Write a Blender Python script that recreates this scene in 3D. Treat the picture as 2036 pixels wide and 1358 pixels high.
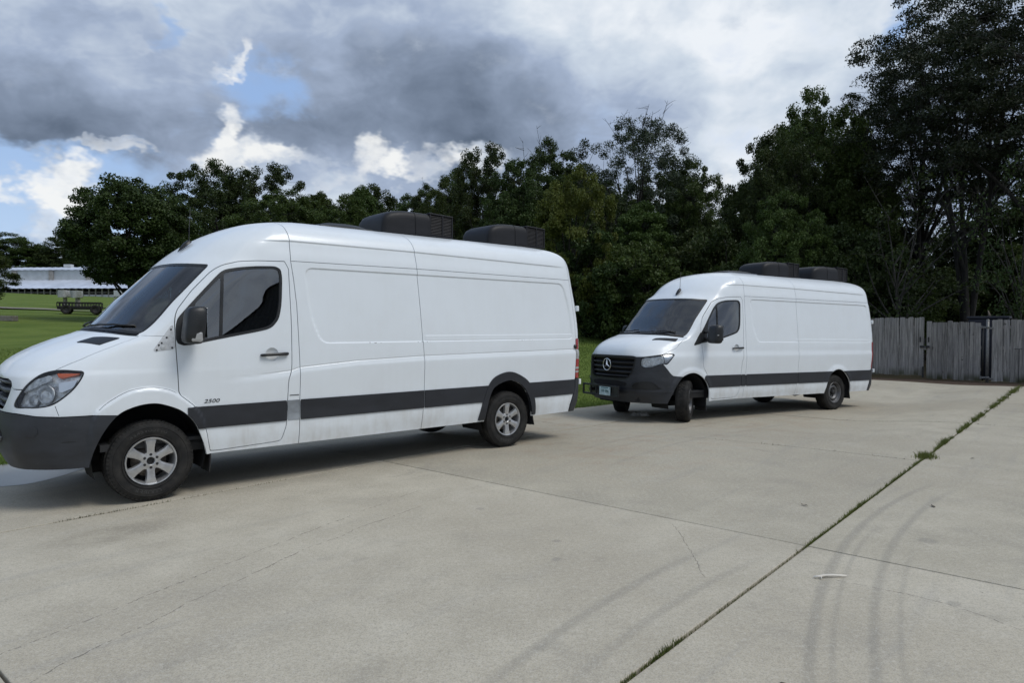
import bpy, bmesh, math, random
import numpy as np
from math import radians, sin, cos, pi, sqrt, atan2
from mathutils import Vector, Matrix

for _o in list(bpy.data.objects):
    bpy.data.objects.remove(_o)
SC = bpy.context.scene
COL = SC.collection

# ------------------------------------------------------------------ camera
EYE = 1.594
cam_d = bpy.data.cameras.new('camera')
cam = bpy.data.objects.new('camera', cam_d)
COL.objects.link(cam)
cam.location = (0, 0, EYE)
cam.rotation_euler = (radians(90 - 1.184), 0, 0)
cam_d.sensor_width = 36.0
cam_d.lens = 24.0
cam_d.clip_end = 2000
SC.camera = cam

# ------------------------------------------------------------------ light
SUN_AZ = radians(114)       # from +Y towards +X: behind the camera, veiled by cloud
SUN_EL = radians(55)
sun_d = bpy.data.lights.new('sun', 'SUN')
sun_d.energy = 1.5
sun_d.angle = radians(26)
sun_d.color = (1.0, 0.97, 0.92)
sun = bpy.data.objects.new('sun', sun_d)
COL.objects.link(sun)
_sd = Vector((sin(SUN_AZ) * cos(SUN_EL), cos(SUN_AZ) * cos(SUN_EL), sin(SUN_EL)))
sun.rotation_euler = _sd.to_track_quat('Z', 'Y').to_euler()
SC.view_settings.view_transform = 'Standard'
SC.view_settings.look = 'None'
SC.view_settings.exposure = 0.20
SC.view_settings.gamma = 1.0
SC.view_settings.use_curve_mapping = False
SC.cycles.max_bounces = 6
SC.cycles.diffuse_bounces = 3
SC.cycles.glossy_bounces = 3
SC.cycles.use_adaptive_sampling = True
SC.cycles.adaptive_threshold = 0.02
SC.cycles.transparent_max_bounces = 16
SC.cycles.use_denoising = True


class NT:
    """small helper to write node trees"""
    def __init__(self, tree):
        self.t = tree
        self.n = tree.nodes
        self.l = tree.links

    def node(self, kind, **kw):
        nd = self.n.new(kind)
        for k, v in kw.items():
            setattr(nd, k, v)
        return nd

    def set(self, sock, v):
        if hasattr(v, 'is_output') or isinstance(v, bpy.types.NodeSocket):
            self.l.new(v, sock)
        else:
            sock.default_value = v

    def math(self, op, a, b=None, c=None, clamp=False):
        nd = self.node('ShaderNodeMath', operation=op, use_clamp=clamp)
        self.set(nd.inputs[0], a)
        if b is not None:
            self.set(nd.inputs[1], b)
        if c is not None:
            self.set(nd.inputs[2], c)
        return nd.outputs[0]

    def vmath(self, op, a, b=None, scale=None):
        nd = self.node('ShaderNodeVectorMath', operation=op)
        self.set(nd.inputs[0], a)
        if b is not None:
            self.set(nd.inputs[1], b)
        if scale is not None:
            self.set(nd.inputs['Scale'], scale)
        return nd.outputs['Value' if op in ('LENGTH', 'DOT_PRODUCT', 'DISTANCE') else 'Vector']

    def comb(self, x, y, z):
        nd = self.node('ShaderNodeCombineXYZ')
        for i, v in enumerate((x, y, z)):
            self.set(nd.inputs[i], v)
        return nd.outputs[0]

    def sep(self, v):
        nd = self.node('ShaderNodeSeparateXYZ')
        self.l.new(v, nd.inputs[0])
        return nd.outputs

    def noise(self, vec, scale, detail=4, rough=0.55, dist=0.0, dim='3D', lac=2.0):
        nd = self.node('ShaderNodeTexNoise', noise_dimensions=dim)
        if vec is not None:
            self.l.new(vec, nd.inputs['Vector'])
        nd.inputs['Scale'].default_value = scale
        nd.inputs['Detail'].default_value = detail
        nd.inputs['Roughness'].default_value = rough
        nd.inputs['Lacunarity'].default_value = lac
        nd.inputs['Distortion'].default_value = dist
        return nd.outputs['Fac'], nd.outputs['Color']

    def smooth(self, v, lo, hi, a=0.0, b=1.0):
        nd = self.node('ShaderNodeMapRange', interpolation_type='SMOOTHSTEP')
        self.set(nd.inputs['Value'], v)
        for k, q in (('From Min', lo), ('From Max', hi), ('To Min', a), ('To Max', b)):
            self.set(nd.inputs[k], q)
        return nd.outputs['Result']

    def lin(self, v, lo, hi, a=0.0, b=1.0):
        nd = self.node('ShaderNodeMapRange')
        self.set(nd.inputs['Value'], v)
        for k, q in (('From Min', lo), ('From Max', hi), ('To Min', a), ('To Max', b)):
            self.set(nd.inputs[k], q)
        return nd.outputs['Result']

    def mix(self, f, a, b, blend='MIX'):
        nd = self.node('ShaderNodeMix', data_type='RGBA', blend_type=blend)
        self.set(nd.inputs[0], f)
        for s, v in ((nd.inputs[6], a), (nd.inputs[7], b)):
            if isinstance(v, (tuple, list)):
                s.default_value = tuple(v) + ((1.0,) if len(v) == 3 else ())
            else:
                self.l.new(v, s)
        return nd.outputs[2]

    def ramp(self, f, stops):
        nd = self.node('ShaderNodeValToRGB')
        self.set(nd.inputs[0], f)
        cr = nd.color_ramp
        while len(cr.elements) < len(stops):
            cr.elements.new(0.5)
        for e, (p, c) in zip(cr.elements, stops):
            e.position = p
            e.color = tuple(c) + ((1.0,) if len(c) == 3 else ())
        return nd.outputs['Color']

    def bump(self, h, strength=0.3, dist=0.01):
        nd = self.node('ShaderNodeBump')
        nd.inputs['Strength'].default_value = strength
        nd.inputs['Distance'].default_value = dist
        self.l.new(h, nd.inputs['Height'])
        return nd.outputs['Normal']


# ------------------------------------------------------------------ sky
def build_world():
    w = bpy.data.worlds.new('World')
    SC.world = w
    w.use_nodes = True
    T = NT(w.node_tree)
    T.n.clear()
    out = T.node('ShaderNodeOutputWorld')
    bg = T.node('ShaderNodeBackground')
    bg.inputs['Strength'].default_value = 0.092
    sky = T.node('ShaderNodeTexSky', sky_type='NISHITA')
    sky.sun_disc = False
    sky.sun_elevation = SUN_EL
    sky.sun_rotation = SUN_AZ
    sky.air_density = 1.0
    sky.dust_density = 1.0
    sky.ozone_density = 1.0
    tc = T.node('ShaderNodeTexCoord')
    d = T.vmath('NORMALIZE', tc.outputs['Generated'])
    dx, dy, dz = T.sep(d)
    zc = T.math('MAXIMUM', dz, 0.0)
    # cloud-deck coordinates: the direction carried onto a flat layer overhead
    inv = T.math('DIVIDE', 1.0, T.math('ADD', zc, 0.42))
    P = T.comb(T.math('MULTIPLY', dx, inv), T.math('MULTIPLY', dy, inv), 0.0)
    D2 = T.vmath('MULTIPLY', d, (1.0, 1.0, 1.55))      # direction, for upright cumulus
    wf, wc = T.noise(D2, 3.0, 3, 0.6)
    warp = T.vmath('SCALE', T.vmath('SUBTRACT', wc, (0.5, 0.5, 0.5)), scale=0.30)
    Pw = T.vmath('ADD', P, warp)
    dw = T.vmath('ADD', d, T.vmath('SCALE', warp, scale=0.55))
    wf2, wc2 = T.noise(D2, 11.0, 4, 0.62)
    warp2 = T.vmath('SCALE', T.vmath('SUBTRACT', wc2, (0.5, 0.5, 0.5)), scale=0.13)
    dw2 = T.vmath('ADD', d, T.vmath('ADD', warp2, T.vmath('SCALE', warp, scale=0.14)))

    def dirpx(u, v):
        a = Vector(((u - 1018) / 1357, 1.0, -(v - 679) / 1357))
        c, s = cos(radians(1.184)), sin(radians(1.184))
        return Vector((a.x, a.y * c + a.z * s, -a.y * s + a.z * c)).normalized()

    def blob(vec, u, v, ru, rv, soft=1.0):
        """soft patch of sky round the bearing seen at (u, v), radii in pixels"""
        c = dirpx(u, v)
        right = Vector((c.y, -c.x, 0)).normalized()
        up = right.cross(c).normalized()
        mp = T.node('ShaderNodeMapping', vector_type='TEXTURE')
        T.l.new(vec, mp.inputs['Vector'])
        mp.inputs['Location'].default_value = c
        mp.inputs['Rotation'].default_value = Matrix((right, c, up)).transposed().to_euler()
        mp.inputs['Scale'].default_value = (ru / 1357, 0.9, rv / 1357)
        r = T.vmath('LENGTH', mp.outputs[0])
        return T.smooth(r, 1.0 + 0.5 * soft, 1.0 - 0.6 * soft)

    def addall(lst):
        r = lst[0]
        for x in lst[1:]:
            r = T.math('ADD', r, x)
        return r

    n1, _ = T.noise(Pw, 1.5, 3, 0.55, dim='2D')
    n2, _ = T.noise(Pw, 3.6, 5, 0.58, dim='2D')
    n3, _ = T.noise(D2, 7.0, 4, 0.62)
    n5, _ = T.noise(D2, 19.0, 4, 0.62)
    dn5 = T.math('SUBTRACT', n5, 0.5)
    dn2 = T.math('SUBTRACT', n2, 0.5)
    dn3 = T.math('SUBTRACT', n3, 0.5)
    # where the deck is thin (blue shows)
    holes = addall([T.math('MULTIPLY', blob(dw2, u, v, ru, rv, s), k) for u, v, ru, rv, s, k in (
        (550, 165, 72, 60, 1.5, .85), (318, 62, 22, 26, 1.5, .55), (90, 400, 290, 100, 1.5, .85), (30, 300, 130, 30, 1.5, .35),
        (1800, 55, 34, 60, 1.5, .8), (430, 215, 70, 60, 1.5, .4), (-500, 330, 420, 110, 1.5, .7), (-4860, -4040, 620, 460, 1.3, .75), (20, -870, 420, 330, 1.4, .75))])
    cov = T.math('ADD', T.math('MULTIPLY', T.math('SUBTRACT', n1, 0.5), 1.25), T.math('ADD', T.math('MULTIPLY', dn2, 1.9), T.math('MULTIPLY', dn3, 1.5)))
    front = T.smooth(dy, 0.55, 0.80)
    cov = T.math('SUBTRACT', T.math('ADD', cov, T.lin(front, 0, 1, 0.92, 1.20)), T.math('MULTIPLY', holes, 1.15))
    cov = T.smooth(cov, 0.0, 0.9)
    # thickness of the deck: thick = dark slate underside
    dark = addall([T.math('MULTIPLY', blob(dw, u, v, ru, rv, s), k) for u, v, ru, rv, s, k in (
        (880, 215, 420, 110, 1.1, .22), (980, 262, 260, 80, 1.1, .17), (230, 235, 330, 60, 1.0, .18), (660, 270, 130, 60, 1.0, .12), (150, 90, 420, 110, 1.2, .05), (700, 70, 420, 90, 1.2, .05), (1230, 250, 170, 110, 1.0, .10), (-600, 150, 520, 150, 1.0, .25), (2700, 160, 500, 160, 1.0, .15))])
    glow = addall([T.math('MULTIPLY', blob(dw, u, v, ru, rv, s), k) for u, v, ru, rv, s, k in (
        (1640, 30, 420, 190, 1.0, .05), (1390, 205, 60, 60, .9, .10), (1460, 50, 80, 70, .9, .12), (1150, 15, 260, 60, 1.0, .12), (560, 10, 300, 50, 1.0, .08), (1420, 330, 120, 60, 1.0, .10))])
    thick = T.math('ADD', T.math('MULTIPLY', T.math('SUBTRACT', n1, 0.5), 0.70), T.math('ADD', T.math('MULTIPLY', dn2, 0.85), T.math('ADD', T.math('MULTIPLY', dn3, 0.55), T.math('MULTIPLY', dn5, 0.16))))
    thick = T.math('ADD', T.math('ADD', thick, 0.335), T.math('SUBTRACT', dark, glow))
    deck = T.ramp(thick, [(0.0, (8.0, 8.4, 8.9)), (0.20, (5.8, 6.55, 7.5)), (0.42, (3.5, 4.25, 5.65)), (0.66, (2.2, 2.75, 3.75)), (1.0, (1.05, 1.4, 2.0))])
    # bright sunlit cumulus heads
    cum = addall([T.math('MULTIPLY', blob(dw2, u, v, ru, rv, s), k) for u, v, ru, rv, s, k in (
        (128, 375, 44, 54, .7, 1.0), (110, 455, 50, 50, .8, .85), (470, 305, 70, 42, .8, .95), (438, 240, 30, 34, .8, .85), (560, 318, 50, 22, .8, .7),
        (205, 297, 85, 13, .9, .7), (12, 385, 26, 24, .8, .75), (292, 84, 24, 14, 1.2, .55), (482, 116, 14, 36, 1.2, .55), (455, 148, 34, 9, 1.2, .45),
        (745, 322, 58, 40, .9, .95), (860, 335, 90, 30, 1.0, .85), (960, 318, 60, 26, 1.0, .75), (655, 345, 40, 24, .9, .6), (1430, 350, 22, 22, .8, .5), (-330, 350, 110, 70, .8, .9), (-760, 330, 140, 80, .8, .9), (2350, 330, 130, 70, .8, .8))])
    cumn = T.math('ADD', cum, T.math('ADD', T.math('MULTIPLY', dn3, 1.5), T.math('MULTIPLY', dn5, 1.5)))
    cm = T.math('MULTIPLY', T.smooth(cumn, 0.15, 1.15), .95)
    shade = T.smooth(T.math('ADD', T.math('MULTIPLY', dn5, 1.7), T.math('ADD', T.math('MULTIPLY', dn2, 1.1), T.math('MULTIPLY', T.math('SUBTRACT', .75, cumn), .35))), -0.18, 0.34)
    cumc = T.mix(shade, (8.7, 8.8, 8.75), (4.9, 5.6, 6.7))
    blue = T.mix(0.75, sky.outputs['Color'], (3.3, 5.0, 8.2))
    lowblue = T.smooth(dz, 0.30, 0.0)
    blue = T.mix(T.math('MULTIPLY', lowblue, 0.6), blue, (6.0, 7.4, 9.0))
    c = T.mix(cov, blue, deck)
    c = T.mix(cm, c, cumc)
    below = T.smooth(dz, 0.0, -0.05)
    c = T.mix(below, c, (1.5, 1.6, 1.6))
    T.l.new(c, bg.inputs['Color'])
    T.l.new(bg.outputs[0], out.inputs['Surface'])


build_world()
SC.world.cycles.sampling_method = 'MANUAL'
SC.world.cycles.sample_map_resolution = 256


# ------------------------------------------------------------------ object helpers
def tag(o, label=None, cat=None, group=None, kind=None):
    if label: o['label'] = label
    if cat: o['category'] = cat
    if group: o['group'] = group
    if kind: o['kind'] = kind
    return o


def empty(name, loc=(0, 0, 0), rot=(0, 0, 0), parent=None):
    o = bpy.data.objects.new(name, None)
    o.empty_display_size = 0.1
    COL.objects.link(o)
    o.location = loc
    o.rotation_euler = rot
    o.parent = parent
    return o


def link(name, me, mats, parent=None):
    o = bpy.data.objects.new(name, me)
    for m in (mats if isinstance(mats, (list, tuple)) else [mats]):
        me.materials.append(m)
    COL.objects.link(o)
    o.parent = parent
    return o


def mesh_np(name, V, F, smooth=False):
    """V (n,3); F (m,k) array of equal-size faces, or a list of faces"""
    me = bpy.data.meshes.new(name)
    V = np.asarray(V, dtype=np.float32)
    if isinstance(F, np.ndarray):
        m, k = F.shape
        me.vertices.add(len(V))
        me.vertices.foreach_set('co', V.ravel())
        me.loops.add(m * k)
        me.loops.foreach_set('vertex_index', F.astype(np.int32).ravel())
        me.polygons.add(m)
        me.polygons.foreach_set('loop_start', np.arange(0, m * k, k, dtype=np.int32))
        if smooth:
            me.polygons.foreach_set('use_smooth', np.ones(m, dtype=bool))
        me.update(calc_edges=True)
    else:
        me.from_pydata([tuple(map(float, v)) for v in V], [], [tuple(map(int, f)) for f in F])
        if smooth:
            me.polygons.foreach_set('use_smooth', np.ones(len(me.polygons), dtype=bool))
        me.update()
    return me


class MB:
    """collects simple shapes; build() links them as one mesh object"""
    def __init__(self):
        self.v = []
        self.f = []
        self.s = []
        self.mi = []
        self.m = 0

    def add(self, V, F, smooth=False):
        b = len(self.v)
        self.v += [tuple(map(float, p)) for p in V]
        self.f += [tuple(b + i for i in q) for q in F]
        self.s += [smooth] * len(F)
        self.mi += [self.m] * len(F)
        return self

    def box(self, c, s, rot=None, bevel=0.0):
        hx, hy, hz = s[0] / 2, s[1] / 2, s[2] / 2
        if bevel > 0:
            bm = bmesh.new()
            bmesh.ops.create_cube(bm, size=1.0)
            bmesh.ops.scale(bm, vec=s, verts=bm.verts)
            bmesh.ops.bevel(bm, geom=bm.edges[:], offset=min(bevel, min(s) * 0.45), segments=2, affect='EDGES', profile=0.5)
            bm.verts.index_update()
            V = [v.co.copy() for v in bm.verts]
            F = [[v.index for v in f.verts] for f in bm.faces]
            bm.free()
        else:
            V = [Vector((x, y, z)) for x in (-hx, hx) for y in (-hy, hy) for z in (-hz, hz)]
            F = [(0, 1, 3, 2), (4, 6, 7, 5), (0, 4, 5, 1), (2, 3, 7, 6), (0, 2, 6, 4), (1, 5, 7, 3)]
        if rot is not None:
            V = [rot @ v for v in V]
        V = [v + Vector(c) for v in V]
        return self.add(V, F, False)

    def tube(self, pts, r, n=8, caps=True, smooth=True):
        pts = [Vector(p) for p in pts]
        rs = list(r) if isinstance(r, (list, tuple, np.ndarray)) else [r] * len(pts)
        V, F = [], []
        up = Vector((0, 0, 1))
        last = None
        for i, p in enumerate(pts):
            t = (pts[min(i + 1, len(pts) - 1)] - pts[max(i - 1, 0)]).normalized()
            if last is None:
                a = t.cross(up) if abs(t.z) < 0.95 else t.cross(Vector((1, 0, 0)))
            else:
                a = last - t * last.dot(t)
            a.normalize()
            last = a
            b = t.cross(a)
            for k in range(n):
                an = 2 * pi * k / n
                V.append(p + a * (rs[i] * cos(an)) + b * (rs[i] * sin(an)))
        for i in range(len(pts) - 1):
            for k in range(n):
                k2 = (k + 1) % n
                F.append((i * n + k, i * n + k2, (i + 1) * n + k2, (i + 1) * n + k))
        self.add(V, F, smooth)
        if caps:
            b = len(self.v) - len(V)
            self.f += [tuple(b + k for k in range(n))[::-1], tuple(b + (len(pts) - 1) * n + k for k in range(n))]
            self.s += [False, False]
            self.mi += [self.m, self.m]
        return self

    def lathe(self, prof, n=32, axis='Y', c=(0, 0, 0), smooth=True, close=False):
        """prof: list of (axial, radius)"""
        V, F = [], []
        for (a, r) in prof:
            for k in range(n):
                an = 2 * pi * k / n
                p = {'Y': (r * cos(an), a, r * sin(an)), 'Z': (r * cos(an), r * sin(an), a), 'X': (a, r * cos(an), r * sin(an))}[axis]
                V.append((p[0] + c[0], p[1] + c[1], p[2] + c[2]))
        m = len(prof)
        for i in range(m - 1 if not close else m):
            j = (i + 1) % m
            for k in range(n):
                k2 = (k + 1) % n
                F.append((i * n + k, j * n + k, j * n + k2, i * n + k2))
        return self.add(V, F, smooth)

    def prism(self, poly, d0, d1, fn):
        """closed outline poly of (a,b), swept between depths d0 and d1; fn(a,b,d) -> point"""
        n = len(poly)
        V = [fn(a, b, d0) for a, b in poly] + [fn(a, b, d1) for a, b in poly]
        F = [tuple(range(n)), tuple(range(2 * n - 1, n - 1, -1))]
        F += [(i, i + n, (i + 1) % n + n, (i + 1) % n) for i in range(n)]
        return self.add(V, F, False)

    def build(self, name, mats, parent=None, recalc=True, auto=None):
        me = bpy.data.meshes.new(name)
        me.from_pydata(self.v, [], self.f)
        me.polygons.foreach_set('use_smooth', self.s)
        me.polygons.foreach_set('material_index', self.mi)
        if recalc:
            bm = bmesh.new()
            bm.from_mesh(me)
            bmesh.ops.recalc_face_normals(bm, faces=bm.faces[:])
            bm.to_mesh(me)
            bm.free()
        me.update()
        if auto is not None:
            me.set_sharp_from_angle(angle=radians(auto))
        return link(name, me, mats, parent)


# ------------------------------------------------------------------ materials
MATS = {}


def mat(name):
    m = bpy.data.materials.new(name)
    m.use_nodes = True
    T = NT(m.node_tree)
    b = T.n['Principled BSDF']
    MATS[name] = m
    return m, T, b


def simple(name, col, rough=0.5, metal=0.0, coat=0.0, var=0.0, scale=8.0, bump=0.0, spec=None):
    m, T, b = mat(name)
    b.inputs['Roughness'].default_value = rough
    b.inputs['Metallic'].default_value = metal
    b.inputs['Coat Weight'].default_value = coat
    b.inputs['Coat Roughness'].default_value = 0.05
    if spec is not None:
        b.inputs['Specular IOR Level'].default_value = spec
    tc = T.node('ShaderNodeTexCoord').outputs['Object']
    if var > 0:
        f, _ = T.noise(tc, scale, 5, 0.6)
        c = T.mix(T.smooth(f, 0.3, 0.7), tuple(x * (1 - var) for x in col), tuple(min(1, x * (1 + var)) for x in col))
        T.l.new(c, b.inputs['Base Color'])
        T.l.new(T.lin(f, 0.3, 0.7, max(0.02, rough - 0.08), min(1, rough + 0.1)), b.inputs['Roughness'])
        if bump > 0:
            g, _ = T.noise(tc, scale * 12, 3, 0.6)
            T.l.new(T.bump(g, bump, 0.004), b.inputs['Normal'])
    else:
        b.inputs['Base Color'].default_value = tuple(col) + (1.0,)
    return m
# ------------------------------------------------------------------ van materials
def paint_material(scuff=False):
    m, T, b = mat('white_paint')
    tc = T.node('ShaderNodeTexCoord').outputs['Object']
    x, y, z = T.sep(tc)
    f, _ = T.noise(tc, 2.2, 5, 0.6)
    g, _ = T.noise(tc, 60.0, 3, 0.7)
    s, _ = T.noise(T.vmath('MULTIPLY', tc, (14.0, 14.0, 1.2)), 1.0, 4, 0.6)
    low = T.smooth(z, 1.05, 0.30)
    dirt = T.math('MULTIPLY', T.math('ADD', T.math('MULTIPLY', low, 0.52), 0.08), T.smooth(T.math('ADD', T.math('MULTIPLY', f, .7), T.math('MULTIPLY', s, .3)), 0.36, 0.72))
    c = T.mix(dirt, (0.73, 0.775, 0.81), (0.40, 0.37, 0.32))
    sp = T.smooth(g, 0.735, 0.78)
    nose = T.math('MULTIPLY', T.smooth(x, 0.5, 0.95), T.smooth(z, 1.3, 0.8))
    c = T.mix(T.math('MULTIPLY', sp, T.math('ADD', T.math('MULTIPLY', nose, 0.9), T.math('MULTIPLY', low, 0.25))), c, (0.10, 0.09, 0.08))
    if scuff:
        e, _ = T.noise(T.vmath('MULTIPLY', tc, (26.0, 1.0, 40.0)), 1.0, 3, 0.7)
        e2, _ = T.noise(T.vmath('MULTIPLY', tc, (1.6, 0.0, 0.0)), 1.0, 2, 0.5)
        band = T.smooth(T.math('ABSOLUTE', T.math('SUBTRACT', z, 1.421)), .009, .003)
        k = T.math('MULTIPLY', T.math('MULTIPLY', band, T.smooth(e, .56, .60)), T.smooth(e2, .50, .58))
        c = T.mix(T.math('MULTIPLY', k, T.smooth(x, -1.7, -2.0)), c, (.06, .06, .065))
    T.l.new(c, b.inputs['Base Color'])
    T.l.new(T.lin(dirt, 0, 1, 0.34, 0.6), b.inputs['Roughness'])
    b.inputs['Coat Weight'].default_value = 0.4
    T.l.new(T.lin(f, 0.3, 0.7, 0.06, 0.16), b.inputs['Coat Roughness'])
    h, _ = T.noise(tc, 1.4, 2, 0.5)
    T.l.new(T.bump(h, 0.10, 0.02), b.inputs['Normal'])
    return m


def glass_material(name, tint, ior, refl=1.0):
    m, T, b = mat(name)
    T.n.remove(b)
    out = T.n['Material Output']
    tr = T.node('ShaderNodeBsdfTransparent')
    tr.inputs[0].default_value = tint + (1,)
    gl = T.node('ShaderNodeBsdfGlossy')
    gl.inputs['Roughness'].default_value = 0.01
    gl.inputs['Color'].default_value = (refl, refl, refl, 1)
    fr = T.node('ShaderNodeFresnel')
    fr.inputs['IOR'].default_value = ior
    tc = T.node('ShaderNodeTexCoord').outputs['Object']
    h, _ = T.noise(tc, 2.5, 2, 0.5)
    bp = T.bump(h, 0.06, 0.01)
    T.l.new(bp, gl.inputs['Normal'])
    mx = T.node('ShaderNodeMixShader')
    T.l.new(fr.outputs[0], mx.inputs[0])
    T.l.new(tr.outputs[0], mx.inputs[1])
    T.l.new(gl.outputs[0], mx.inputs[2])
    T.l.new(mx.outputs[0], out.inputs['Surface'])
    return m


def plastic_material(name, col, rough, worn=0.3):
    m, T, b = mat(name)
    tc = T.node('ShaderNodeTexCoord').outputs['Object']
    f, _ = T.noise(T.vmath('MULTIPLY', tc, (1.0, 1.0, 3.0)), 2.6, 6, 0.62)
    g, _ = T.noise(tc, 260.0, 2, 0.5)
    k, _ = T.noise(tc, 40.0, 3, 0.7)
    c = T.mix(T.smooth(f, 0.35, 0.72), tuple(x * (1 - worn * .5) for x in col), tuple(x * (1 + worn) for x in col))
    c = T.mix(T.math('MULTIPLY', T.smooth(k, 0.66, 0.74), 0.25), c, (0.16, 0.15, 0.14))
    T.l.new(c, b.inputs['Base Color'])
    T.l.new(T.lin(f, 0.3, 0.7, rough - 0.06, rough + 0.1), b.inputs['Roughness'])
    T.l.new(T.bump(g, 0.12, 0.001), b.inputs['Normal'])
    return m


def tyre_material():
    m, T, b = mat('tyre_rubber')
    tc = T.node('ShaderNodeTexCoord').outputs['Object']
    f, _ = T.noise(tc, 9.0, 5, 0.6)
    c = T.mix(T.smooth(f, 0.35, 0.75), (0.013, 0.013, 0.013), (0.034, 0.032, 0.029))
    T.l.new(c, b.inputs['Base Color'])
    b.inputs['Roughness'].default_value = 0.75
    b.inputs['Specular IOR Level'].default_value = 0.3
    return m


paint_material(True)
glass_material('windscreen_glass', (0.12, 0.19, 0.28), 1.95)
glass_material('side_glass', (0.16, 0.18, 0.18), 2.35)
plastic_material('bumper_plastic', (0.023, 0.026, 0.032), 0.46, 0.35)
plastic_material('molding_plastic', (0.017, 0.019, 0.024), 0.50, 0.25)
plastic_material('black_plastic', (0.010, 0.011, 0.012), 0.42, 0.3)
plastic_material('faded_plastic', (0.22, 0.24, 0.26), 0.6, 0.45)
plastic_material('shroud_plastic', (0.011, 0.011, 0.013), 0.50, 0.35)
MATS['shroud_plastic'].node_tree.nodes['Principled BSDF'].inputs['Specular IOR Level'].default_value = 0.32
plastic_material('mudflap_rubber', (0.014, 0.014, 0.015), 0.6, 0.3)
simple('dark_liner', (0.006, 0.006, 0.007), 0.9)
simple('underbody', (0.012, 0.012, 0.012), 0.85, var=0.3)
simple('cabin_trim', (0.025, 0.026, 0.028), 0.7, var=0.2)
simple('seat_fabric', (0.02, 0.021, 0.024), 0.95, var=0.3)
simple('alloy', (0.50, 0.505, 0.51), 0.36, metal=0.75, var=0.12, scale=14)
simple('rim_dark', (0.03, 0.03, 0.031), 0.6, metal=0.3, var=0.3)
simple('steel_rim', (0.16, 0.16, 0.165), 0.5, metal=0.6, var=0.25, scale=14)
simple('brake_disc', (0.16, 0.14, 0.12), 0.5, metal=0.7, var=0.3)
simple('chrome', (0.72, 0.73, 0.75), 0.10, metal=1.0)
simple('satin_chrome', (0.42, 0.43, 0.45), 0.28, metal=1.0)
simple('reflector_silver', (0.88, 0.89, 0.91), 0.30, metal=0.7)
simple('amber_plastic', (0.75, 0.13, 0.02), 0.25, coat=0.6)
simple('red_lens', (0.30, 0.012, 0.014), 0.18, coat=0.7)
simple('clear_lens', (0.36, 0.36, 0.36), 0.15, coat=0.7)
simple('paper_white', (0.62, 0.68, 0.70), 0.7)
simple('badge_grey', (0.10, 0.105, 0.11), 0.35, metal=0.6)
tyre_material()
tyre_letter = simple('tyre_lettering', (0.045, 0.045, 0.044), 0.7)


def lens_material():
    m, T, b = mat('lamp_lens')
    T.n.remove(b)
    out = T.n['Material Output']
    tr = T.node('ShaderNodeBsdfTransparent')
    tr.inputs[0].default_value = (0.93, 0.95, 0.96, 1)
    gl = T.node('ShaderNodeBsdfGlossy')
    gl.inputs['Roughness'].default_value = 0.03
    fr = T.node('ShaderNodeFresnel')
    fr.inputs['IOR'].default_value = 1.5
    mx = T.node('ShaderNodeMixShader')
    T.l.new(fr.outputs[0], mx.inputs[0])
    T.l.new(tr.outputs[0], mx.inputs[1])
    T.l.new(gl.outputs[0], mx.inputs[2])
    T.l.new(mx.outputs[0], out.inputs['Surface'])


lens_material()


# ------------------------------------------------------------------ surface toolkit
def pchip(xk, Y, xq):
    """monotone cubic through rows of Y (n, ...) at knots xk"""
    xk = np.asarray(xk, float)
    Y = np.asarray(Y, float)
    h = np.diff(xk).reshape((-1,) + (1,) * (Y.ndim - 1))
    dl = np.diff(Y, axis=0) / h
    d = np.zeros_like(Y)
    w1 = 2 * h[1:] + h[:-1]
    w2 = h[1:] + 2 * h[:-1]
    with np.errstate(divide='ignore', invalid='ignore'):
        hm = (w1 + w2) / (w1 / dl[:-1] + w2 / dl[1:])
    ok = (dl[:-1] * dl[1:]) > 0
    d[1:-1] = np.where(ok, hm, 0.0)
    d[0] = dl[0]
    d[-1] = dl[-1]
    i = np.clip(np.searchsorted(xk, xq, side='right') - 1, 0, len(xk) - 2)
    hh = h.reshape(-1)[i].reshape((-1,) + (1,) * (Y.ndim - 1))
    t = ((xq - xk[i])).reshape((-1,) + (1,) * (Y.ndim - 1)) / hh
    return (Y[i] * (2 * t ** 3 - 3 * t ** 2 + 1) + d[i] * hh * (t ** 3 - 2 * t ** 2 + t)
            + Y[i + 1] * (-2 * t ** 3 + 3 * t ** 2) + d[i + 1] * hh * (t ** 3 - t ** 2))


class Surf:
    def __init__(s, A, Q, polys):
        s.A = A          # n x 8: position, normal, (u, v)
        s.Q = Q          # m x 4
        s.P = polys      # other faces

    @property
    def V(s): return s.A[:, :3]

    @property
    def N(s): return s.A[:, 3:6]

    @property
    def U(s): return s.A[:, 6:8]

    @property
    def xz(s): return s.A[:, [0, 2]]

    @property
    def yz(s): return s.A[:, [1, 2]]

    def compact(s):
        used = np.zeros(len(s.A), bool)
        if len(s.Q): used[s.Q.ravel()] = True
        for p in s.P: used[list(p)] = True
        mp = np.cumsum(used) - 1
        return Surf(s.A[used], mp[s.Q] if len(s.Q) else s.Q, [tuple(int(mp[i]) for i in p) for p in s.P])


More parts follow.
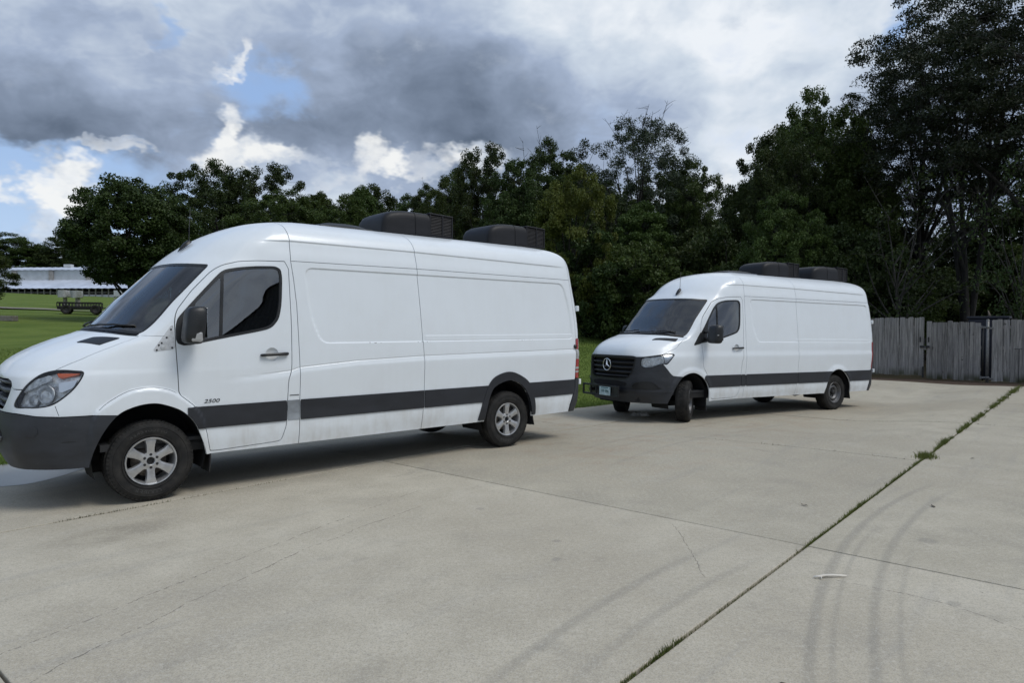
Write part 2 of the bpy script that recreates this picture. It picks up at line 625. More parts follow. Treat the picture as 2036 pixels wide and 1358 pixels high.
def clip(S, d):
    """the part of S where d >= 0"""
    d = np.where(np.abs(d) < 1e-7, 0.0, d)
    ins = d >= 0
    q = ins[S.Q] if len(S.Q) else np.zeros((0, 4), bool)
    allq = q.all(1)
    anyq = q.any(1) & ~allq
    newA = []
    base = len(S.A)
    cache = {}

    def cut(i, j):
        k = (i, j) if i < j else (j, i)
        r = cache.get(k)
        if r is None:
            a, b = k
            t = d[a] / (d[a] - d[b])
            newA.append(S.A[a] + (S.A[b] - S.A[a]) * t)
            r = base + len(newA) - 1
            cache[k] = r
        return r

    polys = []

    def do(f):
        o = []
        n = len(f)
        for k in range(n):
            i, j = f[k], f[(k + 1) % n]
            if ins[i]: o.append(i)
            if ins[i] != ins[j]:
                if d[i] != 0 and d[j] != 0:
                    o.append(cut(i, j))
        if len(o) >= 3: polys.append(tuple(o))

    for f in S.Q[anyq].tolist(): do(f)
    for f in S.P:
        b = [ins[i] for i in f]
        if all(b): polys.append(f)
        elif any(b): do(f)
    A = np.vstack([S.A] + ([np.array(newA)] if newA else []))
    return Surf(A, S.Q[allq], polys).compact()


def sd_poly(P, poly):
    poly = np.asarray(poly, float)
    d2 = np.full(len(P), 1e18)
    sgn = np.zeros(len(P), bool)
    n = len(poly)
    for i in range(n):
        a = poly[i]
        b = poly[(i + 1) % n]
        e = b - a
        w = P - a
        t = np.clip((w @ e) / max(e @ e, 1e-18), 0, 1)
        q = w - t[:, None] * e
        d2 = np.minimum(d2, (q * q).sum(1))
        c1 = (a[1] <= P[:, 1]) & (b[1] > P[:, 1])
        c2 = (a[1] > P[:, 1]) & (b[1] <= P[:, 1])
        cr = e[0] * w[:, 1] - e[1] * w[:, 0]
        sgn ^= (c1 & (cr > 0)) | (c2 & (cr < 0))
    d = np.sqrt(d2)
    return np.where(sgn, d, -d)


def sd_line(P, line):
    line = np.asarray(line, float)
    d2 = np.full(len(P), 1e18)
    for a, b in zip(line[:-1], line[1:]):
        e = b - a
        w = P - a
        t = np.clip((w @ e) / (e @ e), 0, 1)
        q = w - t[:, None] * e
        d2 = np.minimum(d2, (q * q).sum(1))
    return np.sqrt(d2)


def chaikin(poly, it=2, r=0.25):
    p = [np.array(q, float) for q in poly]
    for _ in range(it):
        o = []
        for i in range(len(p)):
            a, b = p[i], p[(i + 1) % len(p)]
            o += [a + (b - a) * r, b + (a - b) * r]
        p = o
    return np.array(p)


def spline(pts, n=6, closed=False):
    """Catmull-Rom through pts"""
    p = [np.array(q, float) for q in pts]
    o = []
    m = len(p)
    rng = range(m) if closed else range(m - 1)
    for i in rng:
        if closed:
            a, b, c, d = p[i - 1], p[i], p[(i + 1) % m], p[(i + 2) % m]
        else:
            a, b, c, d = p[max(i - 1, 0)], p[i], p[i + 1], p[min(i + 2, m - 1)]
        for k in range(n):
            t = k / n
            o.append(0.5 * ((2 * b) + (c - a) * t + (2 * a - 5 * b + 4 * c - d) * t * t + (3 * b - a - 3 * c + d) * t ** 3))
    if not closed: o.append(p[-1])
    return np.array(o)


def sstep(x, lo, hi):
    t = np.clip((x - lo) / (hi - lo), 0, 1)
    return t * t * (3 - 2 * t)


def refine(S, near, n=5):
    """splits the quads close to a line so that a narrow gap can be cut there"""
    if not len(S.Q): return S
    hit = near[S.Q].any(1)
    Qh = S.Q[hit]
    if not len(Qh): return S
    t = np.linspace(0, 1, n + 1)
    a, b = np.meshgrid(t, t)
    w = np.stack([(1 - a) * (1 - b), a * (1 - b), a * b, (1 - a) * b], -1).reshape(-1, 4)
    new = np.einsum('kc,mcd->mkd', w, S.A[Qh])
    m, k, _ = new.shape
    idx = np.arange(k).reshape(n + 1, n + 1)
    q = np.stack([idx[:-1, :-1], idx[:-1, 1:], idx[1:, 1:], idx[1:, :-1]], -1).reshape(-1, 4)
    Qn = (q[None] + (np.arange(m) * k)[:, None, None] + len(S.A)).reshape(-1, 4)
    return Surf(np.vstack([S.A, new.reshape(-1, 8)]), np.vstack([S.Q[~hit], Qn]), S.P).compact()


def carve(S, line, g, ymin=-1.0, cell=.02):
    if cell > .04: return S
    d = np.where(S.V[:, 1] >= ymin, sd_line(S.xz, line), 1)
    S = refine(S, d < cell * .8)
    d = np.where(S.V[:, 1] >= ymin, sd_line(S.xz, line), 1)
    return clip(S, d - g)


def mirrored(S):
    A = S.A.copy()
    A[:, 1] *= -1
    A[:, 4] *= -1
    return Surf(A, S.Q[:, ::-1].copy() if len(S.Q) else S.Q, [p[::-1] for p in S.P])


def joined(*L):
    A, Q, P, b = [], [], [], 0
    for S in L:
        A.append(S.A)
        if len(S.Q): Q.append(S.Q + b)
        P += [tuple(i + b for i in p) for p in S.P]
        b += len(S.A)
    return Surf(np.vstack(A), np.vstack(Q) if Q else np.zeros((0, 4), int), P)


def surf_obj(S, name, mats, parent, off=0.0, thick=0.016, flange=True, back=False):
    """mesh object from a surface piece, its rim turned inwards by thick"""
    if len(S.A) == 0:
        return None
    V = S.V + S.N * off
    nV = len(V)
    nq = len(S.Q)
    lq = S.Q.ravel() if nq else np.zeros(0, int)
    lp = np.array([i for p in S.P for i in p], int) if S.P else np.zeros(0, int)
    nx = np.roll(S.Q, -1, axis=1).ravel() if nq else np.zeros(0, int)
    npx = np.array([p[(k + 1) % len(p)] for p in S.P for k in range(len(p))], int) if S.P else np.zeros(0, int)
    loopv = np.concatenate([lq, lp])
    nxt = np.concatenate([nx, npx])
    tot = [4] * nq + [len(p) for p in S.P]
    NL = S.N[loopv]
    extraV, extraN = [], []
    if flange:
        key = np.minimum(loopv, nxt) * (nV + 1) + np.maximum(loopv, nxt)
        _, first, cnt = np.unique(key, return_index=True, return_counts=True)
        e = first[cnt == 1]
        I, J = loopv[e], nxt[e]
        ok = ~((np.abs(V[I, 1]) < 1e-4) & (np.abs(V[J, 1]) < 1e-4)) & (np.linalg.norm(V[I] - V[J], axis=1) > 1e-6)
        I, J = I[ok], J[ok]
        nn = -np.cross(V[I] - V[J], S.N[I])
        ln = np.linalg.norm(nn, axis=1)
        ok = ln > 1e-9
        I, J, nn = I[ok], J[ok], nn[ok] / ln[ok][:, None]
        if len(I):
            extraV = np.stack([V[J], V[I], V[I] - S.N[I] * thick, V[J] - S.N[J] * thick], 1).reshape(-1, 3)
            extraN = np.repeat(nn, 4, axis=0)
            loopv = np.concatenate([loopv, nV + np.arange(len(extraV))])
            tot = tot + [4] * len(I)
    AV = np.vstack([V, extraV]) if len(extraV) else V
    AN = np.vstack([NL, extraN]) if len(extraN) else NL
    me = bpy.data.meshes.new(name)
    me.vertices.add(len(AV))
    me.vertices.foreach_set('co', AV.astype(np.float32).ravel())
    me.loops.add(len(loopv))
    me.loops.foreach_set('vertex_index', np.asarray(loopv, np.int32))
    me.polygons.add(len(tot))
    me.polygons.foreach_set('loop_start', np.concatenate([[0], np.cumsum(tot)[:-1]]).astype(np.int32))
    me.polygons.foreach_set('use_smooth', np.ones(len(tot), bool))
    me.update(calc_edges=True)
    me.validate(clean_customdata=False)
    if len(me.loops) == len(AN):
        ln = np.linalg.norm(AN, axis=1, keepdims=True)
        AN = AN / np.where(ln < 1e-9, 1, ln)
        me.normals_split_custom_set(AN.astype(np.float32).tolist())
    return link(name, me, mats, parent)


REAR_X = [-2.9, -4.3, -5.15]


def cage_surface(rows, resx, resz, disp=None, zfine=()):
    """rows: list of (front points c0..c6, side half width, side z, rear x)"""
    C = []
    for fr, yw, zs, xr in rows:
        r = [np.array(p, float) for p in fr]
        x7 = min(-1.40, r[6][0] - 0.10)
        r.append(np.array((x7, yw * 0.998, zs)))
        for X in REAR_X:
            r.append(np.array((X, yw, zs)))
        r.append(np.array((xr + 0.22, yw * 0.990, zs)))
        r.append(np.array((xr + 0.055, yw * 0.955, zs)))
        r.append(np.array((xr + 0.004, yw * 0.86, zs)))
        r.append(np.array((xr - 0.012, 0.0, zs)))
        C.append(r)
    C = np.array(C)                              # R x K x 3
    R, K, _ = C.shape
    # mirror columns past both centre lines so the surface crosses them square
    mir = np.array([1, -1, 1.0])
    Cx = np.concatenate([C[:, 2:0:-1] * mir, C, C[:, -2:-4:-1] * mir], axis=1)
    ch = np.linalg.norm(np.diff(Cx[:15], axis=1), axis=2).mean(0)
    uk = np.concatenate([[0], np.cumsum(ch)])
    uk -= uk[2]
    cv = np.linalg.norm(np.diff(C, axis=0), axis=2)[:, 2:10].mean(1)
    vk = np.concatenate([[0], np.cumsum(cv)])
    us = []
    for k in range(K - 1):
        a, b = uk[k + 2], uk[k + 3]
        rx = resx if 4 <= k <= 10 else resx * 1.3
        n = max(2, int(round((b - a) / rx)))
        us += list(np.linspace(a, b, n, endpoint=False))
    us = np.array(us + [uk[K + 1]])
    vs = []
    for j in range(R - 1):
        n = max(2, int(round((vk[j + 1] - vk[j]) / resz)))
        vs += list(np.linspace(vk[j], vk[j + 1], n, endpoint=False))
    vs = np.array(vs + [vk[-1]])
    if len(zfine):
        # extra rows along the pressed edges of the side
        vd = np.linspace(vk[0], vk[-1], 6000)
        zd = pchip(vk, C[:, 8, 2], vd)
        ex = [float(np.interp(z, zd, vd)) for z in zfine]
        vs = np.unique(np.concatenate([vs, ex]))
        keep = np.concatenate([[True], np.diff(vs) > .0012])
        vs = vs[keep]
    G = pchip(uk, np.swapaxes(Cx, 0, 1), us)     # nu x R x 3
    G = pchip(vk, np.swapaxes(G, 0, 1), vs)      # nv x nu x 3

    def normals(G):
        du = np.gradient(G, axis=1)
        dv = np.gradient(G, axis=0)
        # symmetric at the centre line
        n = np.cross(du, dv)
        l = np.linalg.norm(n, axis=2, keepdims=True)
        n = n / np.where(l < 1e-12, 1, l)
        return n
    N = normals(G)
    if N[len(vs) // 3, len(us) // 2, 1] < 0: sgn = -1
    else: sgn = 1
    N *= sgn
    if disp is not None:
        w = sstep(N[..., 1], 0.55, 0.85)
        P = G[..., [0, 2]].reshape(-1, 2)
        dd = disp(P).reshape(w.shape)
        G = G.copy()
        G[..., 1] += dd * w
        N = normals(G) * sgn
    # flat patches where the roof rows meet on the centre line
    bad = np.linalg.norm(N, axis=2) < 0.5
    N[bad] = (0, 0, 1)
    N[-1, :] = (0, 0, 1)
    N[:, 0, 1] = 0
    N[:, -1, 1] = 0
    l = np.linalg.norm(N, axis=2, keepdims=True)
    N = N / np.where(l < 1e-9, 1, l)
    nv, nu = G.shape[:2]
    UU, VV = np.meshgrid(us, vs)
    A = np.concatenate([G, N, UU[..., None], VV[..., None]], axis=2).reshape(-1, 8)
    i = np.arange(nv * nu).reshape(nv, nu)
    if sgn > 0:
        Q = np.stack([i[:-1, :-1], i[:-1, 1:], i[1:, 1:], i[1:, :-1]], -1).reshape(-1, 4)
    else:
        Q = np.stack([i[:-1, :-1], i[1:, :-1], i[1:, 1:], i[:-1, 1:]], -1).reshape(-1, 4)
    return Surf(A, Q, []), uk[2:2 + K], vk


def fr_row(z, xs, ys, zs=None):
    zs = zs if zs is not None else [z] * 7
    return [(x, y, zz) for x, y, zz in zip(xs, ys, zs)]


ROOF_ROWS = [
    (fr_row(0, (-.385, -.40, -.49, -.63, -.70, -.78, -1.05), (0, .33, .57, .735, .79, .838, .89), (2.315, 2.31, 2.30, 2.29, 2.285, 2.285, 2.285)), .908, 2.287, -5.655),
    (fr_row(0, (-.62, -.635, -.70, -.82, -.88, -.95, -1.15), (0, .32, .55, .71, .765, .81, .86), (2.50, 2.495, 2.485, 2.475, 2.47, 2.47, 2.475)), .877, 2.48, -5.63),
    (fr_row(0, (-.84, -.85, -.90, -.99, -1.04, -1.10, -1.22), (0, .31, .53, .675, .725, .765, .81), (2.62, 2.615, 2.605, 2.59, 2.585, 2.585, 2.585)), .828, 2.59, -5.60),
    (fr_row(0, (-1.08, -1.085, -1.11, -1.16, -1.19, -1.22, -1.29), (0, .29, .47, .60, .64, .675, .71), (2.71, 2.705, 2.695, 2.68, 2.672, 2.67, 2.67)), .725, 2.674, -5.54),
    (fr_row(0, (-1.38, -1.38, -1.39, -1.40, -1.41, -1.42, -1.45), (0, .22, .37, .47, .505, .53, .55), (2.768, 2.763, 2.755, 2.743, 2.738, 2.735, 2.733)), .565, 2.735, -5.42),
    (fr_row(0, (-1.70, -1.70, -1.70, -1.71, -1.71, -1.72, -1.74), (0, .12, .20, .25, .27, .28, .29), (2.797, 2.796, 2.793, 2.79, 2.788, 2.786, 2.785)), .30, 2.785, -5.2),
    (fr_row(0, (-1.95, -1.95, -1.95, -1.955, -1.96, -1.965, -1.97), (0, 0, 0, 0, 0, 0, 0), (2.80,) * 7), .0, 2.80, -5.0),
]

ROWS_OLD = [
    (fr_row(.38, (.93, .925, .89, .82, .70, .50, -.30), (0, .35, .60, .74, .86, .935, .962)), .966, .38, -5.66),
    (fr_row(.55, (1.0, .99, .95, .87, .74, .50, -.30), (0, .35, .62, .77, .89, .962, .984)), .988, .55, -5.72),
    (fr_row(.70, (1.02, 1.01, .965, .885, .75, .50, -.30), (0, .35, .63, .785, .90, .972, .988)), .990, .70, -5.735),
    (fr_row(.84, (1.01, 1.0, .955, .87, .735, .50, -.30), (0, .35, .63, .785, .90, .970, .988)), .990, .84, -5.74),
    (fr_row(1.02, (.99, .98, .925, .835, .70, .48, -.30), (0, .35, .63, .775, .885, .955, .985)), .990, 1.02, -5.745),
    (fr_row(1.16, (.985, .975, .90, .79, .66, .45, -.30), (0, .35, .62, .76, .865, .937, .980), (1.16, 1.16, 1.16, 1.165, 1.17, 1.17, 1.17)), .990, 1.17, -5.745),
    (fr_row(0, (.95, .94, .855, .745, .615, .42, -.30), (0, .35, .60, .745, .85, .92, .974), (1.245, 1.24, 1.23, 1.225, 1.225, 1.225, 1.225)), .988, 1.225, -5.745),
    (fr_row(0, (.83, .82, .74, .61, .50, .33, -.35), (0, .35, .60, .745, .845, .91, .966), (1.355, 1.35, 1.335, 1.32, 1.315, 1.315, 1.32)), .984, 1.32, -5.745),
    (fr_row(0, (.60, .59, .50, .36, .27, .15, -.40), (0, .35, .62, .78, .85, .905, .955), (1.475, 1.47, 1.455, 1.435, 1.43, 1.43, 1.43)), .977, 1.43, -5.75),
    (fr_row(0, (.37, .35, .26, .11, .04, -.04, -.45), (0, .35, .62, .80, .86, .905, .945), (1.57, 1.565, 1.55, 1.525, 1.52, 1.515, 1.51)), .972, 1.51, -5.755),
    (fr_row(0, (.03, .01, -.08, -.23, -.30, -.375, -.70), (0, .35, .60, .775, .835, .878, .915), (1.905, 1.90, 1.89, 1.875, 1.87, 1.865, 1.86)), .945, 1.86, -5.725),
    (fr_row(0, (-.31, -.33, -.42, -.56, -.625, -.70, -1.0), (0, .33, .58, .745, .80, .845, .90), (2.245, 2.242, 2.235, 2.225, 2.22, 2.22, 2.22)), .915, 2.22, -5.665),
] + ROOF_ROWS



def nose(rows, amt, n):
    o = []
    for k, (fr, yw, zs, xr) in enumerate(rows):
        if k < n:
            f = 1.0 if k < n - 3 else (n - k) / 3.5
            w = (1, 1, .75, .4, .1, 0, 0)
            fr = [(x + amt * f * w[i], y, z) for i, (x, y, z) in enumerate(fr)]
        o.append((fr, yw, zs, xr))
    return o


ROWS_OLD = nose(ROWS_OLD, .06, 9)


def shift_front(rows, dx_side, lo=9):
    """moves the side columns of the cab rows from index lo on by dx_side"""
    o = []
    for k, (fr, yw, zs, xr) in enumerate(rows):
        if k >= lo:
            w = (0, .3, .7, 1, 1, 1, .8)
            f = 1.0 if k <= 13 else max(0.0, 1 - (k - 13) / 3)
            fr = [(x + dx_side * w[i] * f, y, z) for i, (x, y, z) in enumerate(fr)]
        o.append((fr, yw, zs, xr))
    return o


ROWS_NEW = [
    (fr_row(.35, (.90, .88, .80, .70, .57, .42, -.30), (0, .35, .60, .74, .86, .925, .962)), .966, .37, -5.64),
    (fr_row(.52, (.985, .96, .875, .765, .62, .43, -.30), (0, .35, .62, .77, .885, .955, .984)), .988, .52, -5.69),
    (fr_row(.68, (1.0, .975, .89, .775, .625, .43, -.30), (0, .35, .62, .77, .89, .962, .988)), .990, .68, -5.70),
    (fr_row(.84, (1.005, .98, .89, .77, .615, .42, -.30), (0, .35, .62, .77, .89, .962, .988)), .990, .84, -5.70),
    (fr_row(1.0, (1.01, .98, .885, .755, .60, .40, -.30), (0, .35, .62, .77, .885, .955, .987)), .990, 1.0, -5.715),
    (fr_row(1.15, (1.01, .98, .875, .735, .575, .37, -.30), (0, .35, .62, .765, .875, .945, .983), (1.165, 1.165, 1.155, 1.15, 1.15, 1.15, 1.15)), .990, 1.15, -5.735),
    (fr_row(0, (.98, .955, .84, .68, .51, .30, -.32), (0, .35, .60, .755, .86, .93, .977), (1.25, 1.25, 1.24, 1.23, 1.225, 1.225, 1.225)), .988, 1.225, -5.74),
    (fr_row(0, (.88, .86, .735, .56, .38, .18, -.36), (0, .35, .60, .755, .86, .922, .968), (1.36, 1.357, 1.345, 1.325, 1.315, 1.315, 1.32)), .984, 1.32, -5.745),
    (fr_row(0, (.64, .62, .49, .31, .18, .05, -.42), (0, .35, .62, .79, .865, .91, .957), (1.475, 1.47, 1.455, 1.43, 1.425, 1.425, 1.43)), .977, 1.43, -5.75),
    (fr_row(0, (.37, .35, .24, .03, -.05, -.14, -.52), (0, .35, .62, .81, .872, .912, .945), (1.555, 1.55, 1.54, 1.512, 1.505, 1.505, 1.505)), .972, 1.505, -5.75),
    (fr_row(0, (.03, .01, -.10, -.31, -.39, -.47, -.78), (0, .35, .60, .785, .845, .885, .918), (1.90, 1.895, 1.885, 1.865, 1.86, 1.86, 1.86)), .945, 1.86, -5.73),
    (fr_row(0, (-.29, -.31, -.43, -.65, -.73, -.81, -1.08), (0, .33, .58, .755, .81, .852, .90), (2.235, 2.232, 2.225, 2.21, 2.21, 2.21, 2.21)), .915, 2.21, -5.68),
] + shift_front(ROOF_ROWS, -.11, 0)


# ------------------------------------------------------------------ wheels
def make_wheel(parent, kind, loc, rz=0.0, R=0.372, side=1, detail=True):
    """wheel with its outer face towards +y (side=1) or -y"""
    w = empty('wheel', loc, (0, 0, rz if side > 0 else rz + pi), parent)
    W = 0.118
    n = 96 if detail else 48
    t = MB()
    rr = 0.218                      # bead radius
    prof = [(W - .030, rr), (W - .012, rr + .010), (W - .002, rr + .040), (W + .004, rr + .080), (W - .002, R - .045), (W - .010, R - .030), (W - .022, R - .012),
            (W - .034, R - .006), (-W + .034, R - .006), (-W + .022, R - .012), (-W + .010, R - .030), (-W, R - .08), (-W + .004, rr + .04), (-W + .03, rr)]
    t.lathe(prof, n, 'Y', smooth=True)
    # tread blocks: 5 rows with gaps between
    NB = 60 if detail else 36
    for row, (a0, a1) in enumerate(((-.106, -.064), (-.056, -.022), (-.015, .015), (.022, .056), (.064, .106))):
        for k in range(NB):
            off = (row % 2) * 0.5
            b0 = 2 * pi * (k + off + .08) / NB
            b1 = 2 * pi * (k + off + .92) / NB
            sh = 0.012 * (1 if a0 > 0 else -1)
            V, ro = [], R + 0.002 - (0.007 if row in (0, 4) else 0)
            for (a, an) in ((a0, b0), (a1, b0 + sh), (a1, b1 + sh), (a0, b1)):
                edge = -.012 if (row == 4 and a == a1) or (row == 0 and a == a0) else 0
                for r in (R - .012, ro + edge):
                    V.append((r * cos(an), a, r * sin(an)))
            t.add(V, [(1, 3, 5, 7), (0, 1, 3, 2), (2, 3, 5, 4), (4, 5, 7, 6), (6, 7, 1, 0)])
    # shoulder lugs seen from the side
    if detail:
        for k in range(NB):
            b0 = 2 * pi * (k + .12) / NB
            b1 = 2 * pi * (k + .74) / NB
            V = []
            for an in (b0, b1):
                for (a, r) in ((W - .013, R - .036), (W - .006, R - .034), (W - .018, R - .008), (W - .03, R - .006)):
                    V.append((r * cos(an), a, r * sin(an)))
            t.add(V, [(0, 1, 5, 4), (1, 2, 6, 5), (2, 3, 7, 6), (0, 3, 2, 1), (4, 5, 6, 7)])
    # raised rings on the sidewall
    for r0 in (rr + .022, R - .058):
        t.lathe([(W + .001, r0 - .004), (W + .0045, r0 - .002), (W + .0045, r0 + .002), (W + .001, r0 + .004)], n, 'Y')
    tyre = t.build('tyre', MATS['tyre_rubber'], w, auto=40)
    r = MB()
    if kind == 'alloy':
        # rim lip and barrel
        r.lathe([(W - .012, rr + .002), (W - .006, rr - .003), (W - .008, rr - .012), (W - .020, rr - .017), (W - .045, rr - .022), (-W + .03, rr - .03)], n, 'Y')
        rim = r.build('rim', MATS['alloy'], w, auto=35)
        s = MB()
        for k in range(6):
            an = pi / 2 + k * pi / 3
            ca, sa = cos(an), sin(an)
            # spoke outline (radial, half width), broad at the rim
            sec = [(.052, .036, W - .030), (.095, .030, W - .026), (.150, .034, W - .020), (.190, .044, W - .018), (.205, .052, W - .022)]
            V, F = [], []
            for (ra, hw, yy) in sec:
                for (o, dy) in ((-hw - .006, -.035), (-hw, -.004), (-hw * .55, 0.0), (hw * .55, 0.0), (hw, -.004), (hw + .006, -.035)):
                    V.append((ra * ca - o * sa, yy + dy, ra * sa + o * ca))
            for i in range(len(sec) - 1):
                for j in range(5):
                    F.append((i * 6 + j, i * 6 + j + 1, (i + 1) * 6 + j + 1, (i + 1) * 6 + j))
            F.append(tuple(range(5, -1, -1)))
            e = (len(sec) - 1) * 6
            F.append(tuple(range(e, e + 6)))
            s.add(V, F, True)
        s.lathe([(W - .10, .085), (W - .040, .085), (W - .031, .078), (W - .028, .040), (W - .034, .034), (W - .07, .033)], 48, 'Y')
        s.build('spokes', MATS['alloy'], w, auto=30)
        d = MB()
        for k in range(6):
            an = pi / 2 + k * pi / 3
            d.lathe([(W - .0262, .0), (W - .0262, .0115), (W - .030, .0135)], 14, 'Y', (0.060 * cos(an), 0, 0.060 * sin(an)), smooth=False)
        d.lathe([(W - .060, .0), (W - .060, .034)], 24, 'Y')
        d.build('hub_holes', MATS['rim_dark'], w)
    else:
        r.lathe([(W - .012, rr + .002), (W - .006, rr - .004), (W - .010, rr - .014), (W - .040, rr - .022), (W - .055, rr - .035), (W - .075, rr - .040)], n, 'Y')
        r.lathe([(W - .075, rr - .040), (W - .060, rr - .060), (W - .045, .145), (W - .040, .125), (W - .060, .105), (W - .072, .090), (W - .074, .048)], n, 'Y')
        r.build('rim', MATS['steel_rim'], w, auto=35)
        d = MB()
        for k in range(16):       # ventilation slots round the disc
            an = 2 * pi * k / 16
            poly = [(.152, -.014), (.178, -.017), (.178, .017), (.152, .014)]
            V = [(a * cos(an) - b * sin(an), W - .049 - (a - .152) * .55 + .006, a * sin(an) + b * cos(an)) for a, b in poly]
            d.add(V, [(0, 1, 2, 3)])
        d.build('slots', MATS['dark_liner'], w)
        d = MB()
        d.lathe([(W - .072, .055), (W - .030, .050), (W - .020, .040), (W - .018, .0)], 24, 'Y')
        for k in range(6):
            an = 2 * pi * k / 6 + .3
            d.lathe([(W - .072, .014), (W - .050, .013), (W - .046, .0)], 8, 'Y', (.075 * cos(an), 0, .075 * sin(an)))
        d.build('hub', MATS['rim_dark'], w, auto=30)
    b = MB()
    b.lathe([(.005, .0), (.005, .150), (-.012, .150), (-.012, .0)], 40, 'Y')
    b.build('brake_disc', MATS['brake_disc'], w)
    b = MB()
    b.lathe([(-.05, .0), (-.05, rr - .02)], 40, 'Y')
    b.build('backing_plate', MATS['dark_liner'], w)
    return w, tyre


def arc_text(word, parent, R, y, a_mid, size, mat_, reverse=False):
    """raised letters set round a tyre wall"""
    n = len(word)
    step = size * 0.98 / R
    mb = MB()
    for i, ch in enumerate(word):
        cu = bpy.data.curves.new('letter', 'FONT')
        cu.body = ch
        cu.size = size * 1.35
        cu.extrude = 0.0015
        cu.align_x = 'CENTER'
        cu.align_y = 'CENTER'
        cu.resolution_u = 2
        o = bpy.data.objects.new('letter', cu)
        COL.objects.link(o)
        dg = bpy.context.evaluated_depsgraph_get()
        me = bpy.data.meshes.new_from_object(o.evaluated_get(dg))
        k = (i - (n - 1) / 2) * step
        # seen from +y with z up, +x runs to the left
        an = a_mid + (k if reverse else -k)
        V = []
        for v in me.vertices:
            lx, ly, lz = v.co
            if reverse: rad, tan = R - ly, lx
            else: rad, tan = R + ly, lx
            # tangent along viewer's right at the top = -x
            tx, tz = (sin(an), -cos(an)) if not reverse else (-sin(an), cos(an))
            V.append((rad * cos(an) + tan * tx, y + lz, rad * sin(an) + tan * tz))
        mb.add(V, [tuple(p.vertices) for p in me.polygons])
        bpy.data.objects.remove(o)
        bpy.data.meshes.remove(me)
        bpy.data.curves.remove(cu)
    return mb.build('lettering', mat_, parent)


def text_mesh(body, size, extrude=0.002, shear=0.0):
    cu = bpy.data.curves.new('t', 'FONT')
    cu.body = body
    cu.size = size
    cu.extrude = extrude
    cu.shear = shear
    cu.align_x = 'CENTER'
    cu.align_y = 'CENTER'
    o = bpy.data.objects.new('t', cu)
    COL.objects.link(o)
    dg = bpy.context.evaluated_depsgraph_get()
    me = bpy.data.meshes.new_from_object(o.evaluated_get(dg))
    bpy.data.objects.remove(o)
    bpy.data.curves.remove(cu)
    return me


# ------------------------------------------------------------------ roof units
def roof_air_conditioner(parent, x0, x1, z0=2.785, h=0.305, hw=0.37):
    """rounded nose towards the front (x0), louvred box at the rear (x1)"""
    root = empty('air_conditioner', ((x0 + x1) / 2, 0, z0), parent=parent)
    L = x0 - x1
    o = (x0 + x1) / 2
    # lengthwise profile: (distance from the nose, height, half width)
    st = [(0.0, .04, .27), (.004, .13, .295), (.02, .20, .315), (.06, .25, .332), (.13, .282, .345), (.23, .302, .354), (.34, .311, .361), (.48, .312, .366), (.62, .310, .369), (L - .38, .306, .371)]
    V, F = [], []
    ns = 18
    for (s, hh, w) in st:
        for k in range(ns + 1):
            a = pi * k / ns
            e = 0.27
            cx_, sx_ = cos(a), sin(a)
            yy = w * (1 if cx_ >= 0 else -1) * abs(cx_) ** e
            zz = hh * abs(sx_) ** e
            V.append((x0 - s - o, yy, zz))
    for i in range(len(st) - 1):
        for k in range(ns):
            b = i * (ns + 1)
            F.append((b + k, b + k + 1, b + ns + 2 + k, b + ns + 1 + k))
    F.append(tuple(range(ns, -1, -1)))
    mb = MB()
    mb.add(V, F, True)
    mb.build('cover', MATS['shroud_plastic'], root, auto=50)
    # raised seam hoop between nose and body
    hp = MB()
    pts = []
    for k in range(ns + 1):
        a = pi * k / ns
        pts.append((x0 - .46 - o, .366 * (1 if cos(a) >= 0 else -1) * abs(cos(a)) ** .27, .311 * abs(sin(a)) ** .27))
    hp.tube(pts, .006, 6)
    hp.build('seam_bead', MATS['shroud_plastic'], root)
    xa, xb = x0 - (L - .38) - o, x1 - o
    # louvred rear box: frame posts, top, and real slats
    fr = MB()
    xm = (xa + xb) / 2
    lx = xa - xb
    fr.box((xm, 0, .295), (lx, .735, .020), Matrix.Rotation(radians(-2.0), 3, 'Y'), bevel=.008)
    fr.box((xm, 0, .012), (lx, .72, .024))
    for sy in (-1, 1):
        for xx in (xa - .012, xb + .012, xm - .02):
            fr.box((xx, sy * .356, .15), (.022, .016, .28), bevel=.004)
    fr.box((xb + .01, 0, .15), (.014, .70, .27))
    fr.build('grille_frame', MATS['shroud_plastic'], root)
    core = MB()
    core.box((xm, 0, .15), (lx - .05, .60, .24))
    core.build('coil', MATS['dark_liner'], root)
    sl = MB()
    sl.box((0, 0, 0), (lx - .03, .007, .011), Matrix.Rotation(radians(28), 3, 'X'))
    proto = None
    for sy in (1, -1):
        for k in range(13):
            z = .036 + k * .0195
            if proto is None:
                proto = sl.build('slat', MATS['shroud_plastic'], root)
                s_ = proto
            else:
                s_ = proto.copy()
                COL.objects.link(s_)
            s_.parent = root
            s_.location = (xm, sy * .352, z)
            if sy < 0: s_.rotation_euler = (0, 0, pi)
    for k in range(12):
        f_ = MB()
    fins = MB()
    for k in range(10):
        fins.box((xm - lx * .16 + .006 * k, .318, .06 + .02 * (k % 9)), (.02, .004, .010))
    fins.build('coil_tubes', MATS['satin_chrome'], root)
    return root


